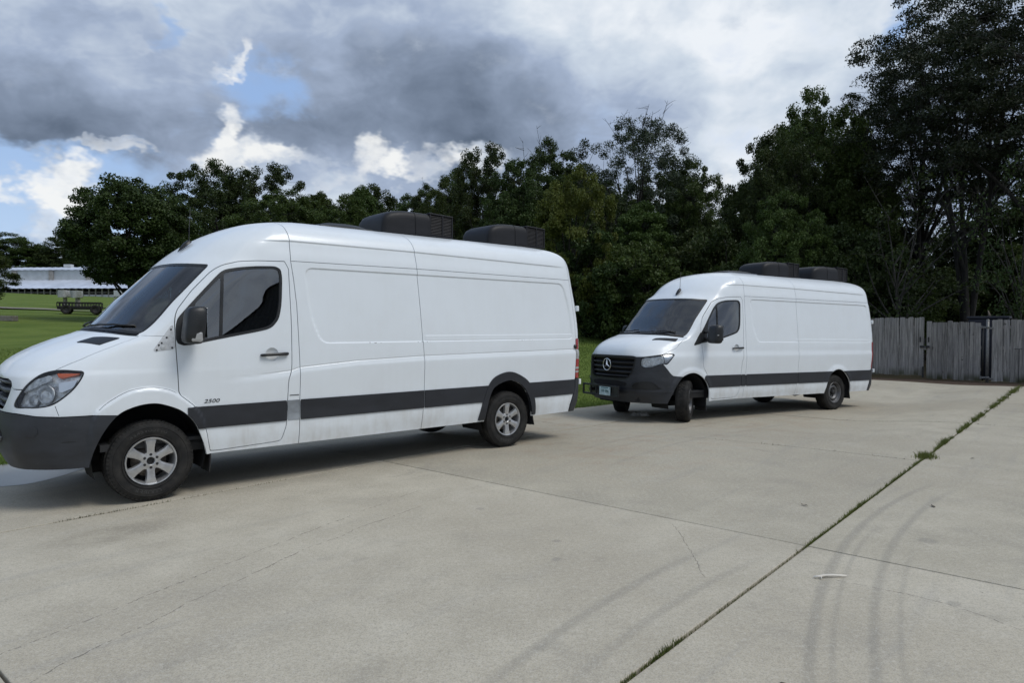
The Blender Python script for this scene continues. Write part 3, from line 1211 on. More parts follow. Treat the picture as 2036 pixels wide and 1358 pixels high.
def roof_vent(parent, x0, x1, z0=2.79, silver=False):
    root = empty('roof_vent', ((x0 + x1) / 2, 0, z0), parent=parent)
    L = x0 - x1
    mb = MB()
    V, F = [], []
    st = [(0, .0, .30), (.02, .03, .315), (.14, .058, .32), (.36, .066, .32), (L - .12, .055, .32), (L - .02, .025, .31), (L, 0, .30)]
    for (s, h, w) in st:
        for k in range(9):
            t = -1 + 2 * k / 8
            V.append((L / 2 - s, w * t, h * (1 - abs(t) ** 6 * .8)))
    for i in range(len(st) - 1):
        for k in range(8):
            F.append((i * 9 + k, i * 9 + k + 1, i * 9 + 10 + k, i * 9 + 9 + k))
    mb.add(V, F, True)
    mb.build('lid', MATS['black_plastic'], root, auto=50)
    b = MB()
    b.box((0, 0, -.01), (L + .06, .70, .03), bevel=.01)
    b.build('flange', MATS['satin_chrome' if silver else 'black_plastic'], root)
    return root


def antenna(parent, p, tilt, h):
    root = empty('antenna', p, parent=parent)
    mb = MB()
    V, F = [], []
    st = [(.10, .006, .004), (.06, .028, .022), (.0, .040, .038), (-.05, .034, .040), (-.075, .012, .030)]
    for (s, w, hh) in st:
        for k in range(7):
            a = pi * k / 6
            x, z = s, hh * sin(a)
            V.append((x * cos(tilt) + z * sin(tilt), w * cos(a), -x * sin(tilt) + z * cos(tilt)))
    for i in range(len(st) - 1):
        for k in range(6):
            F.append((i * 7 + k, i * 7 + k + 1, i * 7 + 8 + k, i * 7 + 7 + k))
    F += [tuple(range(7)), tuple(range(34, 27, -1))]
    mb.add(V, F, True)
    mb.build('base', MATS['black_plastic'], root, auto=50)
    w = MB()
    w.tube([(-.03, 0, .05), (-.035, 0, .12), (-.05, 0, .12 + h)], [.006, .004, .0025], 6)
    w.build('whip', MATS['black_plastic'], root)
    return root


def ring(mb, R, r, c, n=40, m=8, axis='X'):
    V, F = [], []
    for i in range(n):
        a = 2 * pi * i / n
        for k in range(m):
            b = 2 * pi * k / m
            q = R + r * cos(b)
            p = (r * sin(b), q * cos(a), q * sin(a)) if axis == 'X' else (q * cos(a), r * sin(b), q * sin(a))
            V.append((p[0] + c[0], p[1] + c[1], p[2] + c[2]))
    for i in range(n):
        for k in range(m):
            F.append((i * m + k, ((i + 1) % n) * m + k, ((i + 1) % n) * m + (k + 1) % m, i * m + (k + 1) % m))
    mb.add(V, F, True)
    return mb


def star_emblem(parent, c, R, lean=0.0):
    """ring with a three-pointed star, facing +x"""
    mb = MB()
    ring(mb, R, R * .085, (0, 0, 0))
    V, F = [], []
    ctr = (.022, 0, 0)
    for k in range(3):
        a = pi / 2 + k * 2 * pi / 3
        tip = (0.004, R * .97 * cos(a), R * .97 * sin(a))
        l = (0.0, R * .17 * cos(a + pi / 3), R * .17 * sin(a + pi / 3))
        r = (0.0, R * .17 * cos(a - pi / 3), R * .17 * sin(a - pi / 3))
        b = len(V)
        V += [ctr, tip, l, r]
        F += [(b, b + 1, b + 2), (b, b + 3, b + 1)]
    mb.add(V, F, False)
    o = mb.build('emblem', MATS['chrome'], parent)
    o.location = c
    return o


def seat(parent, x, y):
    s = empty('seat', (x, y, 0), parent=parent)
    m = MB()
    m.box((0.12, 0, .98), (.52, .50, .14), bevel=.05)
    m.build('cushion', MATS['seat_fabric'], s)
    m = MB()
    m.box((-.19, 0, 1.36), (.14, .48, .70), Matrix.Rotation(radians(-12), 3, 'Y'), bevel=.05)
    m.build('backrest', MATS['seat_fabric'], s)
    m = MB()
    m.box((-.30, 0, 1.82), (.10, .28, .20), Matrix.Rotation(radians(-12), 3, 'Y'), bevel=.04)
    m.build('headrest', MATS['seat_fabric'], s)
    m = MB()
    m.box((.05, 0, .68), (.42, .40, .46))
    m.build('pedestal', MATS['cabin_trim'], s)


def cabin(parent, dx=0.0):
    c = empty('cabin', (dx, 0, 0), parent=parent)
    m = MB()
    m.box((.02, 0, 1.36), (.72, 1.56, .20), bevel=.06)
    m.box((-.22, 0, 1.15), (.30, 1.56, .5), bevel=.06)
    m.build('dashboard', MATS['cabin_trim'], c)
    m = MB()
    m.box((-.24, .40, 1.47), (.20, .42, .10), bevel=.04)
    m.build('instrument_hood', MATS['cabin_trim'], c)
    m = MB()
    m.box((-1.47, 0, 1.5), (.03, 1.70, 2.1))
    m.build('bulkhead', MATS['cabin_trim'], c)
    m = MB()
    ring(m, .20, .017, (0, 0, 0), 32, 8)
    for a in (pi / 2 + .0, -pi / 6, 7 * pi / 6):
        m.tube([(-.02, 0, 0), (0, .19 * cos(a), .19 * sin(a))], .015, 6)
    m.box((-.02, 0, 0), (.05, .14, .12), bevel=.02)
    o = m.build('steering_wheel', MATS['cabin_trim'], c)
    o.location = (-.42, .42, 1.42)
    o.rotation_euler = (0, radians(150), 0)
    m = MB()
    m.box((-.55, 0, .52), (1.9, 1.8, .06))
    m.build('cab_floor', MATS['cabin_trim'], c)
    seat(parent, -.95 + dx, .45)
    seat(parent, -.95 + dx, -.45)
    m = MB()
    m.box((-.32, 0, 2.10), (.02, .26, .08), Matrix.Rotation(radians(-20), 3, 'Y'), bevel=.01)
    m.build('inner_mirror', MATS['black_plastic'], c)
    return c


def underbody(van):
    m = MB()
    m.box((-2.7, 0, .47), (5.3, 1.80, .10))
    m.box((.60, 0, .45), (.5, 1.30, .14))
    for s in (-1, 1):
        m.box((-2.6, s * .42, .40), (6.0, .09, .12))
    m.build('floor_pan', MATS['underbody'], van)
    m = MB()
    m.tube([(-4.325, -.80, .36), (-4.325, .80, .36)], .055, 10)
    m.lathe([(-.16, .02), (-.12, .11), (0, .15), (.12, .11), (.16, .02)], 16, 'Y', (-4.325, 0, .36))
    m.build('rear_axle', MATS['underbody'], van)
    m = MB()
    m.tube([(0, -.75, .33), (0, .75, .33)], .05, 8)
    m.box((0.05, 0, .36), (.35, .8, .16), bevel=.04)
    m.build('front_axle', MATS['underbody'], van)
    m = MB()
    m.tube([(-.9, -.30, .34), (-2.2, -.30, .34), (-3.4, -.34, .36), (-4.1, -.5, .46), (-5.0, -.6, .42), (-5.5, -.62, .38)], .035, 8)
    m.tube([(-2.3, -.34, .33), (-3.1, -.34, .33)], .11, 12)
    m.build('exhaust', MATS['underbody'], van)
    m = MB()
    m.box((-2.2, .42, .42), (.9, .40, .14), bevel=.05)
    m.build('fuel_tank', MATS['underbody'], van)


def wheel_well(van, x, side, r=0.47):
    m = MB()
    V, F = [], []
    n = 20
    for yy in (.52, .945):
        for k in range(n + 1):
            a = pi * (-.12 + 1.24 * k / n)
            V.append((x + r * cos(a), side * yy, .42 + r * .98 * sin(a)))
    for k in range(n):
        F.append((k, k + 1, n + 2 + k, n + 1 + k))
    m.add(V, F, True)
    b = len(V)
    V2 = [V[k] for k in range(n + 1)]
    m.add(V2, [tuple(range(n + 1))])
    m.build('wheel_well', MATS['dark_liner'], van)


def mud_flap(van, x, y0, y1, ztop, zbot, lean, curve=0.05):
    m = MB()
    V, F = [], []
    n = 7
    for i in range(n):
        t = i / (n - 1)
        z = ztop + (zbot - ztop) * t
        xx = x + lean * t - curve * sin(pi * t)
        for dx in (0, -.012):
            for yy in (y0, y1):
                V.append((xx + dx, yy, z))
    for i in range(n - 1):
        a, b = i * 4, (i + 1) * 4
        for p, q in ((0, 1), (1, 3), (3, 2), (2, 0)):
            F.append((a + p, a + q, b + q, b + p))
    F += [(0, 1, 3, 2), ((n - 1) * 4, (n - 1) * 4 + 2, (n - 1) * 4 + 3, (n - 1) * 4 + 1)]
    m.add(V, F, True)
    m.build('mud_flap', MATS['mudflap_rubber'], van, auto=40)


def wing_mirror(door, x, y, z, h, w, side=1, tall=True):
    """housing with rounded edges, glass on the rear face, arm to the door"""
    root = empty('wing_mirror', (x, side * y, z), parent=door)
    bm = bmesh.new()
    bmesh.ops.create_cube(bm, size=1.0)
    bmesh.ops.subdivide_edges(bm, edges=bm.edges[:], cuts=6, use_grid_fill=True)
    for v in bm.verts:
        p = v.co * 2
        # squircle rounding
        q = Vector((p.x, p.y, p.z))
        n4 = (abs(q.x) ** 6 + abs(q.y) ** 6 + abs(q.z) ** 6) ** (1 / 6)
        q = q / max(n4, 1e-6) * max(abs(p.x), abs(p.y), abs(p.z))
        fr = 0.5 + 0.5 * q.x                    # 1 at the front
        taper = 1 - 0.20 * max(0, q.x)
        top = 1 - 0.10 * max(0, q.z) if tall else 1 - .05 * max(0, q.z)
        v.co = Vector((q.x * .085 - 0.02 * q.z, side * q.y * w / 2 * taper * top, q.z * h / 2 * (1 - 0.07 * max(0, q.x))))
    me = bpy.data.meshes.new('housing')
    bm.to_mesh(me)
    bm.free()
    me.polygons.foreach_set('use_smooth', [True] * len(me.polygons))
    link('housing', me, MATS['black_plastic'], root)
    g = MB()
    g.box((-.088, 0, .02), (.004, w * .82, h * .80), bevel=.001)
    g.build('mirror_glass', MATS['chrome'], root)
    a = MB()
    a.tube([(.0, -side * w * .40, -h * .25), (.02, -side * (w * .5 + .12), -h * .28)], .030, 8)
    a.tube([(.0, -side * w * .40, h * .12), (.02, -side * (w * .5 + .12), h * .10)], .022, 8)
    a.build('arm', MATS['black_plastic'], root)
    return root


def wiper(parent, name, pts, y0):
    m = MB()
    m.tube(pts, .010, 6)
    m.build(name, MATS['black_plastic'], parent)
# ------------------------------------------------------------------ the two vans
GAP = 0.0040


def rrect(u, v, umax, v0, v1, r):
    """signed distance (positive inside) to |u|<umax, v0<v<v1 with rounded corners"""
    vc, hv = (v0 + v1) / 2, (v1 - v0) / 2
    qx = np.abs(u) - umax + r
    qy = np.abs(v - vc) - hv + r
    return -(np.minimum(np.maximum(qx, qy), 0) + np.hypot(np.maximum(qx, 0), np.maximum(qy, 0)) - r)


OLD = dict(
    rows=ROWS_OLD,
    arch_f=[(.49, .20), (.488, .401), (.421, .619), (.29, .809), (.149, .883), (0, .905), (-.113, .881), (-.249, .817), (-.346, .718), (-.397, .621), (-.474, .382), (-.48, .20)],
    arch_f_out=[(.52, .20), (.50, .55), (.455, .84), (.344, .936), (.186, 1.024), (.014, 1.048), (-.131, 1.022), (-.23, .971), (-.365, .853), (-.45, .708), (-.505, .40), (-.51, .20)],
    arch_r=[(-3.88, .20), (-3.913, .489), (-3.978, .709), (-4.075, .829), (-4.309, .892), (-4.516, .829), (-4.657, .664), (-4.731, .421), (-4.74, .20)],
    arch_r_out=[(-3.76, .20), (-3.79, .401), (-3.865, .642), (-3.952, .836), (-4.076, .954), (-4.309, 1.007), (-4.516, .946), (-4.675, .834), (-4.765, .63), (-4.796, .416), (-4.80, .2)],
    door=[(-.23, .971), (-.224, 1.178), (-.217, 1.392), (-.219, 1.633), (-.231, 1.71), (-.255, 1.769), (-.39, 1.948), (-.560, 2.13), (-.62, 2.177), (-.687, 2.214), (-.836, 2.256), (-1.014, 2.272),
          (-1.323, 2.281), (-1.333, 1.644), (-1.323, 1.156), (-1.283, 1.049), (-1.27, .774), (-1.261, .591), (-1.215, .45), (-1.19, .425), (-.512, .40), (-.50, .45), (-.45, .708), (-.365, .853)],
    window=[(-.222, 1.403), (-.227, 1.656), (-.355, 1.808), (-.640, 2.128), (-.70, 2.168), (-.834, 2.196), (-1.012, 2.216), (-1.187, 2.224), (-1.242, 2.195), (-1.254, 2.103), (-1.236, 1.827), (-1.202, 1.68), (-1.133, 1.598), (-1.059, 1.566), (-.654, 1.49)],
    divider=((-.668, 2.14), (-.622, 1.48)), glass_front=-.33,
    pillar=[(-1.334, 2.95), (-1.340, 2.70), (-1.358, 2.516), (-1.352, 2.288), (-1.375, 2.1), (-1.398, 1.83), (-1.407, 1.40), (-1.412, 1.155), (-1.405, .80), (-1.398, .30)],
    mid=[(-2.87, 2.95), (-2.888, 2.696), (-2.912, 2.485), (-2.921, 2.228), (-2.945, 1.8), (-2.967, 1.261), (-2.962, .8), (-2.921, .30)],
    rear=[(-5.49, 2.95), (-5.528, 2.645), (-5.553, 2.272), (-5.59, 1.95), (-5.626, 1.643), (-5.626, 1.411), (-5.615, .85)],
    gutter=[(-1.352, 2.288), (-2.913, 2.294), (-5.552, 2.280)],
    recess=[(-1.50, 2.228), (-5.40, 2.222), (-5.50, 1.92), (-5.57, 1.424), (-1.66, 1.422), (-1.555, 1.70)],
    recess_step=1.498,
    crease=[(-.30, 1.055), (-.456, 1.07), (-1.313, 1.14), (-1.41, 1.172), (-2.094, 1.222), (-2.953, 1.249), (-5.62, 1.274)],
    stripe=(.632, .841), stripe_cuts=(-.30, -1.262, -1.272, -1.402, -1.412, -2.957, -2.968, -5.578),
    handle=(-1.118, 1.318), head=[(.984, .922), (.932, 1.057), (.864, 1.145), (.786, 1.201), (.685, 1.226), (.573, 1.219), (.515, 1.203), (.558, 1.11), (.624, 1.028), (.728, .942), (.813, .914), (.904, .910)],
    ws=(3.45, 9, 11), cab_dx=0.0)

NEW = dict(
    rows=ROWS_NEW,
    arch_f=[(.46, .20), (.44, .367), (.345, .563), (.228, .729), (.126, .815), (-.013, .866), (-.154, .872), (-.299, .821), (-.409, .742), (-.484, .649), (-.523, .518), (-.54, .20)],
    arch_f_out=[(.52, .20), (.47, .42), (.38, .62), (.26, .78), (.14, .88), (-.011, .928), (-.17, .930), (-.34, .875), (-.45, .785), (-.525, .66), (-.565, .50), (-.58, .20)],
    arch_r=[(-3.87, .20), (-3.904, .358), (-3.98, .57), (-4.07, .734), (-4.19, .82), (-4.329, .858), (-4.47, .842), (-4.598, .776), (-4.70, .68), (-4.767, .566), (-4.804, .389), (-4.81, .20)],
    arch_r_out=None,
    door=[(-.375, .98), (-.36, 1.289), (-.365, 1.55), (-.385, 1.728), (-.449, 1.867), (-.70, 2.140), (-.76, 2.18), (-.873, 2.225), (-1.122, 2.262), (-1.47, 2.276), (-1.46, 1.7), (-1.437, 1.17), (-1.395, 1.05), (-1.375, .827), (-1.359, .598), (-1.28, .43), (-1.24, .395), (-.585, .385), (-.575, .55), (-.53, .72), (-.46, .86)],
    window=[(-.19, 1.377), (-.391, 1.600), (-.66, 1.97), (-.741, 2.069), (-.82, 2.135), (-.90, 2.168), (-1.034, 2.197), (-1.347, 2.212), (-1.40, 2.17), (-1.405, 2.10), (-1.375, 1.743), (-1.34, 1.65), (-1.27, 1.587), (-.819, 1.470)],
    divider=((-.80, 2.14), (-.78, 1.46)), glass_front=-.50,
    pillar=[(-1.50, 2.95), (-1.535, 2.706), (-1.553, 2.50), (-1.525, 2.27), (-1.522, 1.7), (-1.518, 1.141), (-1.502, .824), (-1.42, .30)],
    mid=[(-3.02, 2.95), (-3.036, 2.724), (-3.07, 2.476), (-3.061, 2.228), (-3.076, 1.4), (-3.043, .789), (-2.95, .30)],
    rear=[(-5.49, 2.95), (-5.54, 2.645), (-5.58, 2.272), (-5.61, 1.95), (-5.64, 1.643), (-5.64, 1.411), (-5.61, .85)],
    gutter=[(-1.53, 2.288), (-2.913, 2.289), (-5.58, 2.290)],
    recess=[(-1.68, 2.236), (-5.48, 2.228), (-5.56, 1.95), (-5.61, 1.420), (-1.86, 1.420), (-1.735, 1.70)],
    recess_step=1.485,
    crease=None,
    stripe=(.600, .818), stripe_cuts=(-.40, -1.366, -1.376, -1.498, -1.508, -3.036, -3.048, -5.585),
    handle=(-1.255, 1.311), head3=[(.84, .69, 1.145), (.60, .88, 1.195), (.43, .94, 1.218), (.28, .96, 1.212), (.36, .945, 1.115), (.45, .93, 1.02), (.55, .91, 1.045), (.66, .85, .985), (.78, .75, .962), (.84, .68, .985)],
    ws=(3.55, 9, 11), cab_dx=-.10)


def half_shell(cf, resx, resz, old):
    """one side of the body cut into its panels; everything on the +y side"""
    arch_f_out = spline(cf['arch_f_out'], 5)
    arch_r = spline(cf['arch_r'], 5)
    arch_f = spline(cf['arch_f'], 5)
    rec = []
    rp = [np.array(q, float) for q in cf['recess']]
    for i in range(len(rp)):              # corners rounded to about 9 cm
        a, b, c = rp[i - 1], rp[i], rp[(i + 1) % len(rp)]
        p0 = b + (a - b) / np.linalg.norm(a - b) * .10
        p1 = b + (c - b) / np.linalg.norm(c - b) * .10
        for t in np.linspace(0, 1, 7):
            rec.append((1 - t) ** 2 * p0 + 2 * t * (1 - t) * b + t * t * p1)
    rec = np.array(rec)

    def disp(P):
        x, z = P[:, 0], P[:, 1]
        d = sd_poly(P, rec)
        o = -0.011 * sstep(d, -.003, .010)
        o += 0.004 * sstep(cf['recess_step'] - z, -.003, .006) * sstep(-x, 2.99, 3.01) * sstep(d, 0, .02)
        if cf['crease'] is not None:
            ln = np.array(cf['crease'])[::-1]
            zc = np.interp(x, ln[:, 0], ln[:, 1])
            fade = sstep(-x, .45, 1.2)
            o += fade * (0.011 * sstep(zc - z, -.003, .060) - 0.0055 * np.exp(-((z - zc - .004) / .005) ** 2))
            o -= fade * .009 * sstep(zc - z, .06, .40)
        else:
            o += .012 * sstep(1.27 - z, 0, .12) - .012 * sstep(1.15 - z, 0, .4)
        # ledge under the roof rail
        zr = np.interp(-x, [1.0, 1.4, 2.9, 5.55], [2.49, 2.508, 2.503, 2.465])
        o -= .012 * sstep(zr - z, -.002, .016) * sstep(z - 2.30, 0, .16) * sstep(-x, 1.0, 1.3) * sstep(x, -5.6, -5.2)
        # wheel-arch flares
        df = sd_poly(P, arch_f_out)
        o += (.022 if old else .020) * sstep(df, -.002 if old else -.05, .022)
        if not old:
            dr = sd_poly(P, arch_r)
            o += .022 * sstep(dr, -.12, -.01)
        return o
    zf = []
    if resx < .04:
        for zz in (cf['recess'][0][1] - .003, cf['recess'][3][1], cf['recess_step']):
            zf += list(np.arange(zz - .018, zz + .018, .003))
        zf += list(np.arange(1.13, 1.285, .0045)) if old else []
        zf += list(np.arange(2.46, 2.515, .004))
    S, uk, vk = cage_surface(cf['rows'], resx, resz, disp, zf)
    R = {}
    um = uk[3] + (uk[4] - uk[3]) * (cf['ws'][0] - 3)
    r9, r11 = cf['ws'][1], cf['ws'][2]

    def dws(S): return rrect(S.U[:, 0], S.U[:, 1], um, vk[r9] + .012, vk[r11] - .012, .05)
    full = S
    # glazing ahead of the driver
    R['windshield'] = clip(S, dws(S) - .002)
    w_ = R['windshield']
    R['windshield_border'] = clip(w_, .032 - dws(w_))
    S = clip(S, -dws(S) - .004)
    # wheel openings
    S = clip(S, -sd_poly(S.xz, arch_f))
    S = clip(S, -sd_poly(S.xz, arch_r))
    liner = S

    def in_front(S): return S.V[:, 0] > .15

    # lamps
    if old:
        hp = spline(cf['head'], 5, True)

        def dh(S): return np.where(in_front(S) & (S.V[:, 1] > .45), sd_poly(S.xz, hp), -1.0)
    else:
        hp = chaikin([((x - y) / 1.41421, z) for x, y, z in cf['head3']], 2, .18)

        def dh(S): return np.where((S.V[:, 0] > .1) & (S.V[:, 1] > .5), sd_poly(np.stack([(S.V[:, 0] - S.V[:, 1]) / 1.41421, S.V[:, 2]], 1), hp), -1.0)
    R['lamp'] = clip(S, dh(S) - .002)
    R['lamp_d'] = dh
    S = clip(S, -dh(S) - .002)
    # grille opening, in the front view
    if old:
        gp = chaikin([(-.55, 1.125), (-.50, 1.15), (.50, 1.15), (.55, 1.125), (.56, 1.07), (.47, .90), (.40, .872), (-.40, .872), (-.47, .90), (-.56, 1.07)], 2)
    else:
        gp = chaikin([(-.60, 1.162), (.60, 1.162), (.63, 1.12), (.575, .87), (.49, .765), (.38, .742), (-.38, .742), (-.49, .765), (-.575, .87), (-.63, 1.12)], 2)

    def dg(S): return np.where(in_front(S) & (S.V[:, 1] < .72), sd_poly(S.yz, gp), -1.0)
    R['grille_open'] = clip(S, dg(S))
    S = clip(S, -dg(S))
    # cowl and bonnet
    u, v = S.U[:, 0], S.U[:, 1]
    front = np.array([True])
    if old:
        kn = [vk[4], vk[5], vk[6], vk[7], vk[8], vk[9]]
        kc = [uk[3], uk[3] + .4 * (uk[4] - uk[3]), uk[3] + .46 * (uk[4] - uk[3]), uk[4] - .12 * (uk[4] - uk[3]), uk[4] + .05 * (uk[5] - uk[4]), uk[3] + .75 * (uk[4] - uk[3])]
    else:
        kn = [vk[4], vk[5], vk[6], vk[7], vk[8], vk[9]]
        kc = [uk[3], uk[3] + .9 * (uk[4] - uk[3]), uk[4] + .30 * (uk[5] - uk[4]), uk[4] + .80 * (uk[5] - uk[4]), uk[4] + .75 * (uk[5] - uk[4]), uk[4] + .25 * (uk[5] - uk[4])]

    def dhood(S):
        u, v = S.U[:, 0], S.U[:, 1]
        lim = np.interp(v, kn, kc)
        if old:
            lo = S.V[:, 2] - np.interp(S.V[:, 1], [0, .50, .58, .7], [1.148, 1.148, 1.062, 1.062])
        else:
            lo = S.V[:, 2] - np.interp(S.V[:, 1], [0, .55, .62, .72, .9], [1.172, 1.168, 1.150, 1.155, 1.20])
        d = np.minimum(np.minimum(lim - u, vk[9] - .012 - v), lo)
        return np.where((u < uk[5]) & (v > vk[4] - .1), d, -1.0)
    R['hood'] = clip(S, dhood(S) - GAP)
    S = clip(S, -dhood(S) - GAP)

    def dcowl(S):
        u, v = S.U[:, 0], S.U[:, 1]
        return np.minimum(np.minimum(um - u, vk[9] + .02 - v), v - vk[9] + .03)
    R['cowl'] = clip(S, dcowl(S))
    S = clip(S, -dcowl(S))
    # bumper
    if old:
        def db(S):
            zt = np.interp(S.V[:, 0], [.25, .455, .70, .85, .972, 1.1], [.812, .829, .829, .838, .86, .866])
            return np.where(S.V[:, 0] > .12, zt - S.V[:, 2], -1.0)
    else:
        bl = np.array([(.10, .805), (.144, .807), (.33, .822), (.40, .865), (.50, .985), (.56, 1.07), (.70, 1.2), (1.3, 1.2)])

        def db(S):
            zt = np.interp(S.V[:, 0] + 0.0 * S.V[:, 1], bl[:, 0], bl[:, 1])
            return np.where(S.V[:, 0] > .05, zt - S.V[:, 2], -1.0)
    R['bumper'] = clip(S, db(S) - GAP)
    S = clip(S, -db(S) - GAP)
    # dark end pieces at the rear
    rb = [(-5.588, .852), (-5.588, .715), (-5.49, .48), (-5.47, .30), (-7, .30), (-7, .852)]

    def drb(S): return sd_poly(S.xz, rb)
    R['rear_bumper'] = clip(S, drb(S) - GAP)
    S = clip(S, -drb(S) - GAP)
    tl = [(-5.628, 1.43), (-7, 1.43), (-7, .856), (-5.597, .856)]

    def dtl(S): return np.minimum(sd_poly(S.xz, tl), S.V[:, 1] - .80)
    R['tail'] = clip(S, dtl(S) - .002)
    S = clip(S, -dtl(S) - .002)
    # mouldings are laid over the panels
    z0, z1 = cf['stripe']
    cu = cf['stripe_cuts']
    aro = spline(cf['arch_r_out'], 5) if cf['arch_r_out'] else arch_r
    R['mold'] = []
    for a, b in ((cu[0], cu[1]), (cu[2], cu[3]), (cu[4], cu[5]), (cu[6], cu[7])):
        d = np.minimum(np.minimum(S.V[:, 2] - z0, z1 - S.V[:, 2]), np.minimum(a - S.V[:, 0], S.V[:, 0] - b))
        d = np.minimum(d, S.V[:, 1] - .5)
        p = clip(S, d)
        if len(p.A): p = clip(p, -sd_poly(p.xz, aro) - .001)
        if b < -4.9 and len(p.A):
            R['mold'].append(clip(p, p.V[:, 0] + 4.3))
            R['mold'].append(clip(p, -4.3 - p.V[:, 0]))
        else:
            R['mold'].append(p)
    if cf['arch_r_out']:
        d = np.minimum(sd_poly(S.xz, aro), S.V[:, 1] - .5)
        R['arch_trim'] = clip(S, np.minimum(d, S.V[:, 2] - .40))
    # door
    dp = chaikin(cf['door'], 1, .12)

    def dd(S): return np.where(S.V[:, 1] > .4, sd_poly(S.xz, dp), -1.0)
    D = clip(S, dd(S) - GAP)
    S = clip(S, -dd(S) - GAP)
    wp = chaikin(cf['window'], 2, .18)
    hc = np.array(cf['handle'])

    def dw(S): return sd_poly(S.xz, wp)
    W = clip(D, dw(D))
    D = clip(D, -dw(D) - .001)
    (xa, za), (xb, zb) = cf['divider']

    def xd(S): return xa + (S.V[:, 2] - za) * (xb - xa) / (zb - za)
    g1 = np.minimum(dw(W) - .027, xd(W) - .014 - W.V[:, 0])
    g2 = np.minimum(np.minimum(dw(W) - .030, W.V[:, 0] - xd(W) - .014), cf['glass_front'] + (W.V[:, 2] - 1.5) * -.25 - W.V[:, 0])
    R['glass1'] = clip(W, g1)
    R['glass2'] = clip(W, g2)
    R['seal'] = clip(W, -np.maximum(g1, g2))
    R['door'] = clip(D, np.hypot(*(D.xz - hc).T) - .068)
    # seams across the remaining sheet metal
    for ln, g in ((cf['pillar'], .0038), (cf['mid'], .0038), (cf['rear'], .0034), (cf['gutter'], .0030)):
        S = carve(S, ln, g, cell=max(resx, resz))
    if old:
        cl = max(resx, resz)
        S = carve(S, [(.73, .938), (.698, .82)], .0026, .5, cl)
        S = carve(S, spline([(.42, .87), (.344, .936), (.186, 1.024), (.014, 1.048), (-.131, 1.022), (-.228, .974)], 5), .0022, .5, cl)
        S = carve(S, [(.05, 1.519), (-.13, 1.512)], .0018, .5, cl)
    R['body'] = S
    R['liner'] = liner
    R['liner_d'] = (dws, dw, dd, dg, dh)
    R['full'] = full
    return R


def on_side(S, x, z):
    """y of the body side at (x, z)"""
    m = S.N[:, 1] > .4
    V = S.V[m]
    k = np.argsort((V[:, 0] - x) ** 2 + (V[:, 2] - z) ** 2)[:4]
    return float(V[k, 1].mean())


def surface_patch(S, fn, off):
    return clip(S, fn(S))


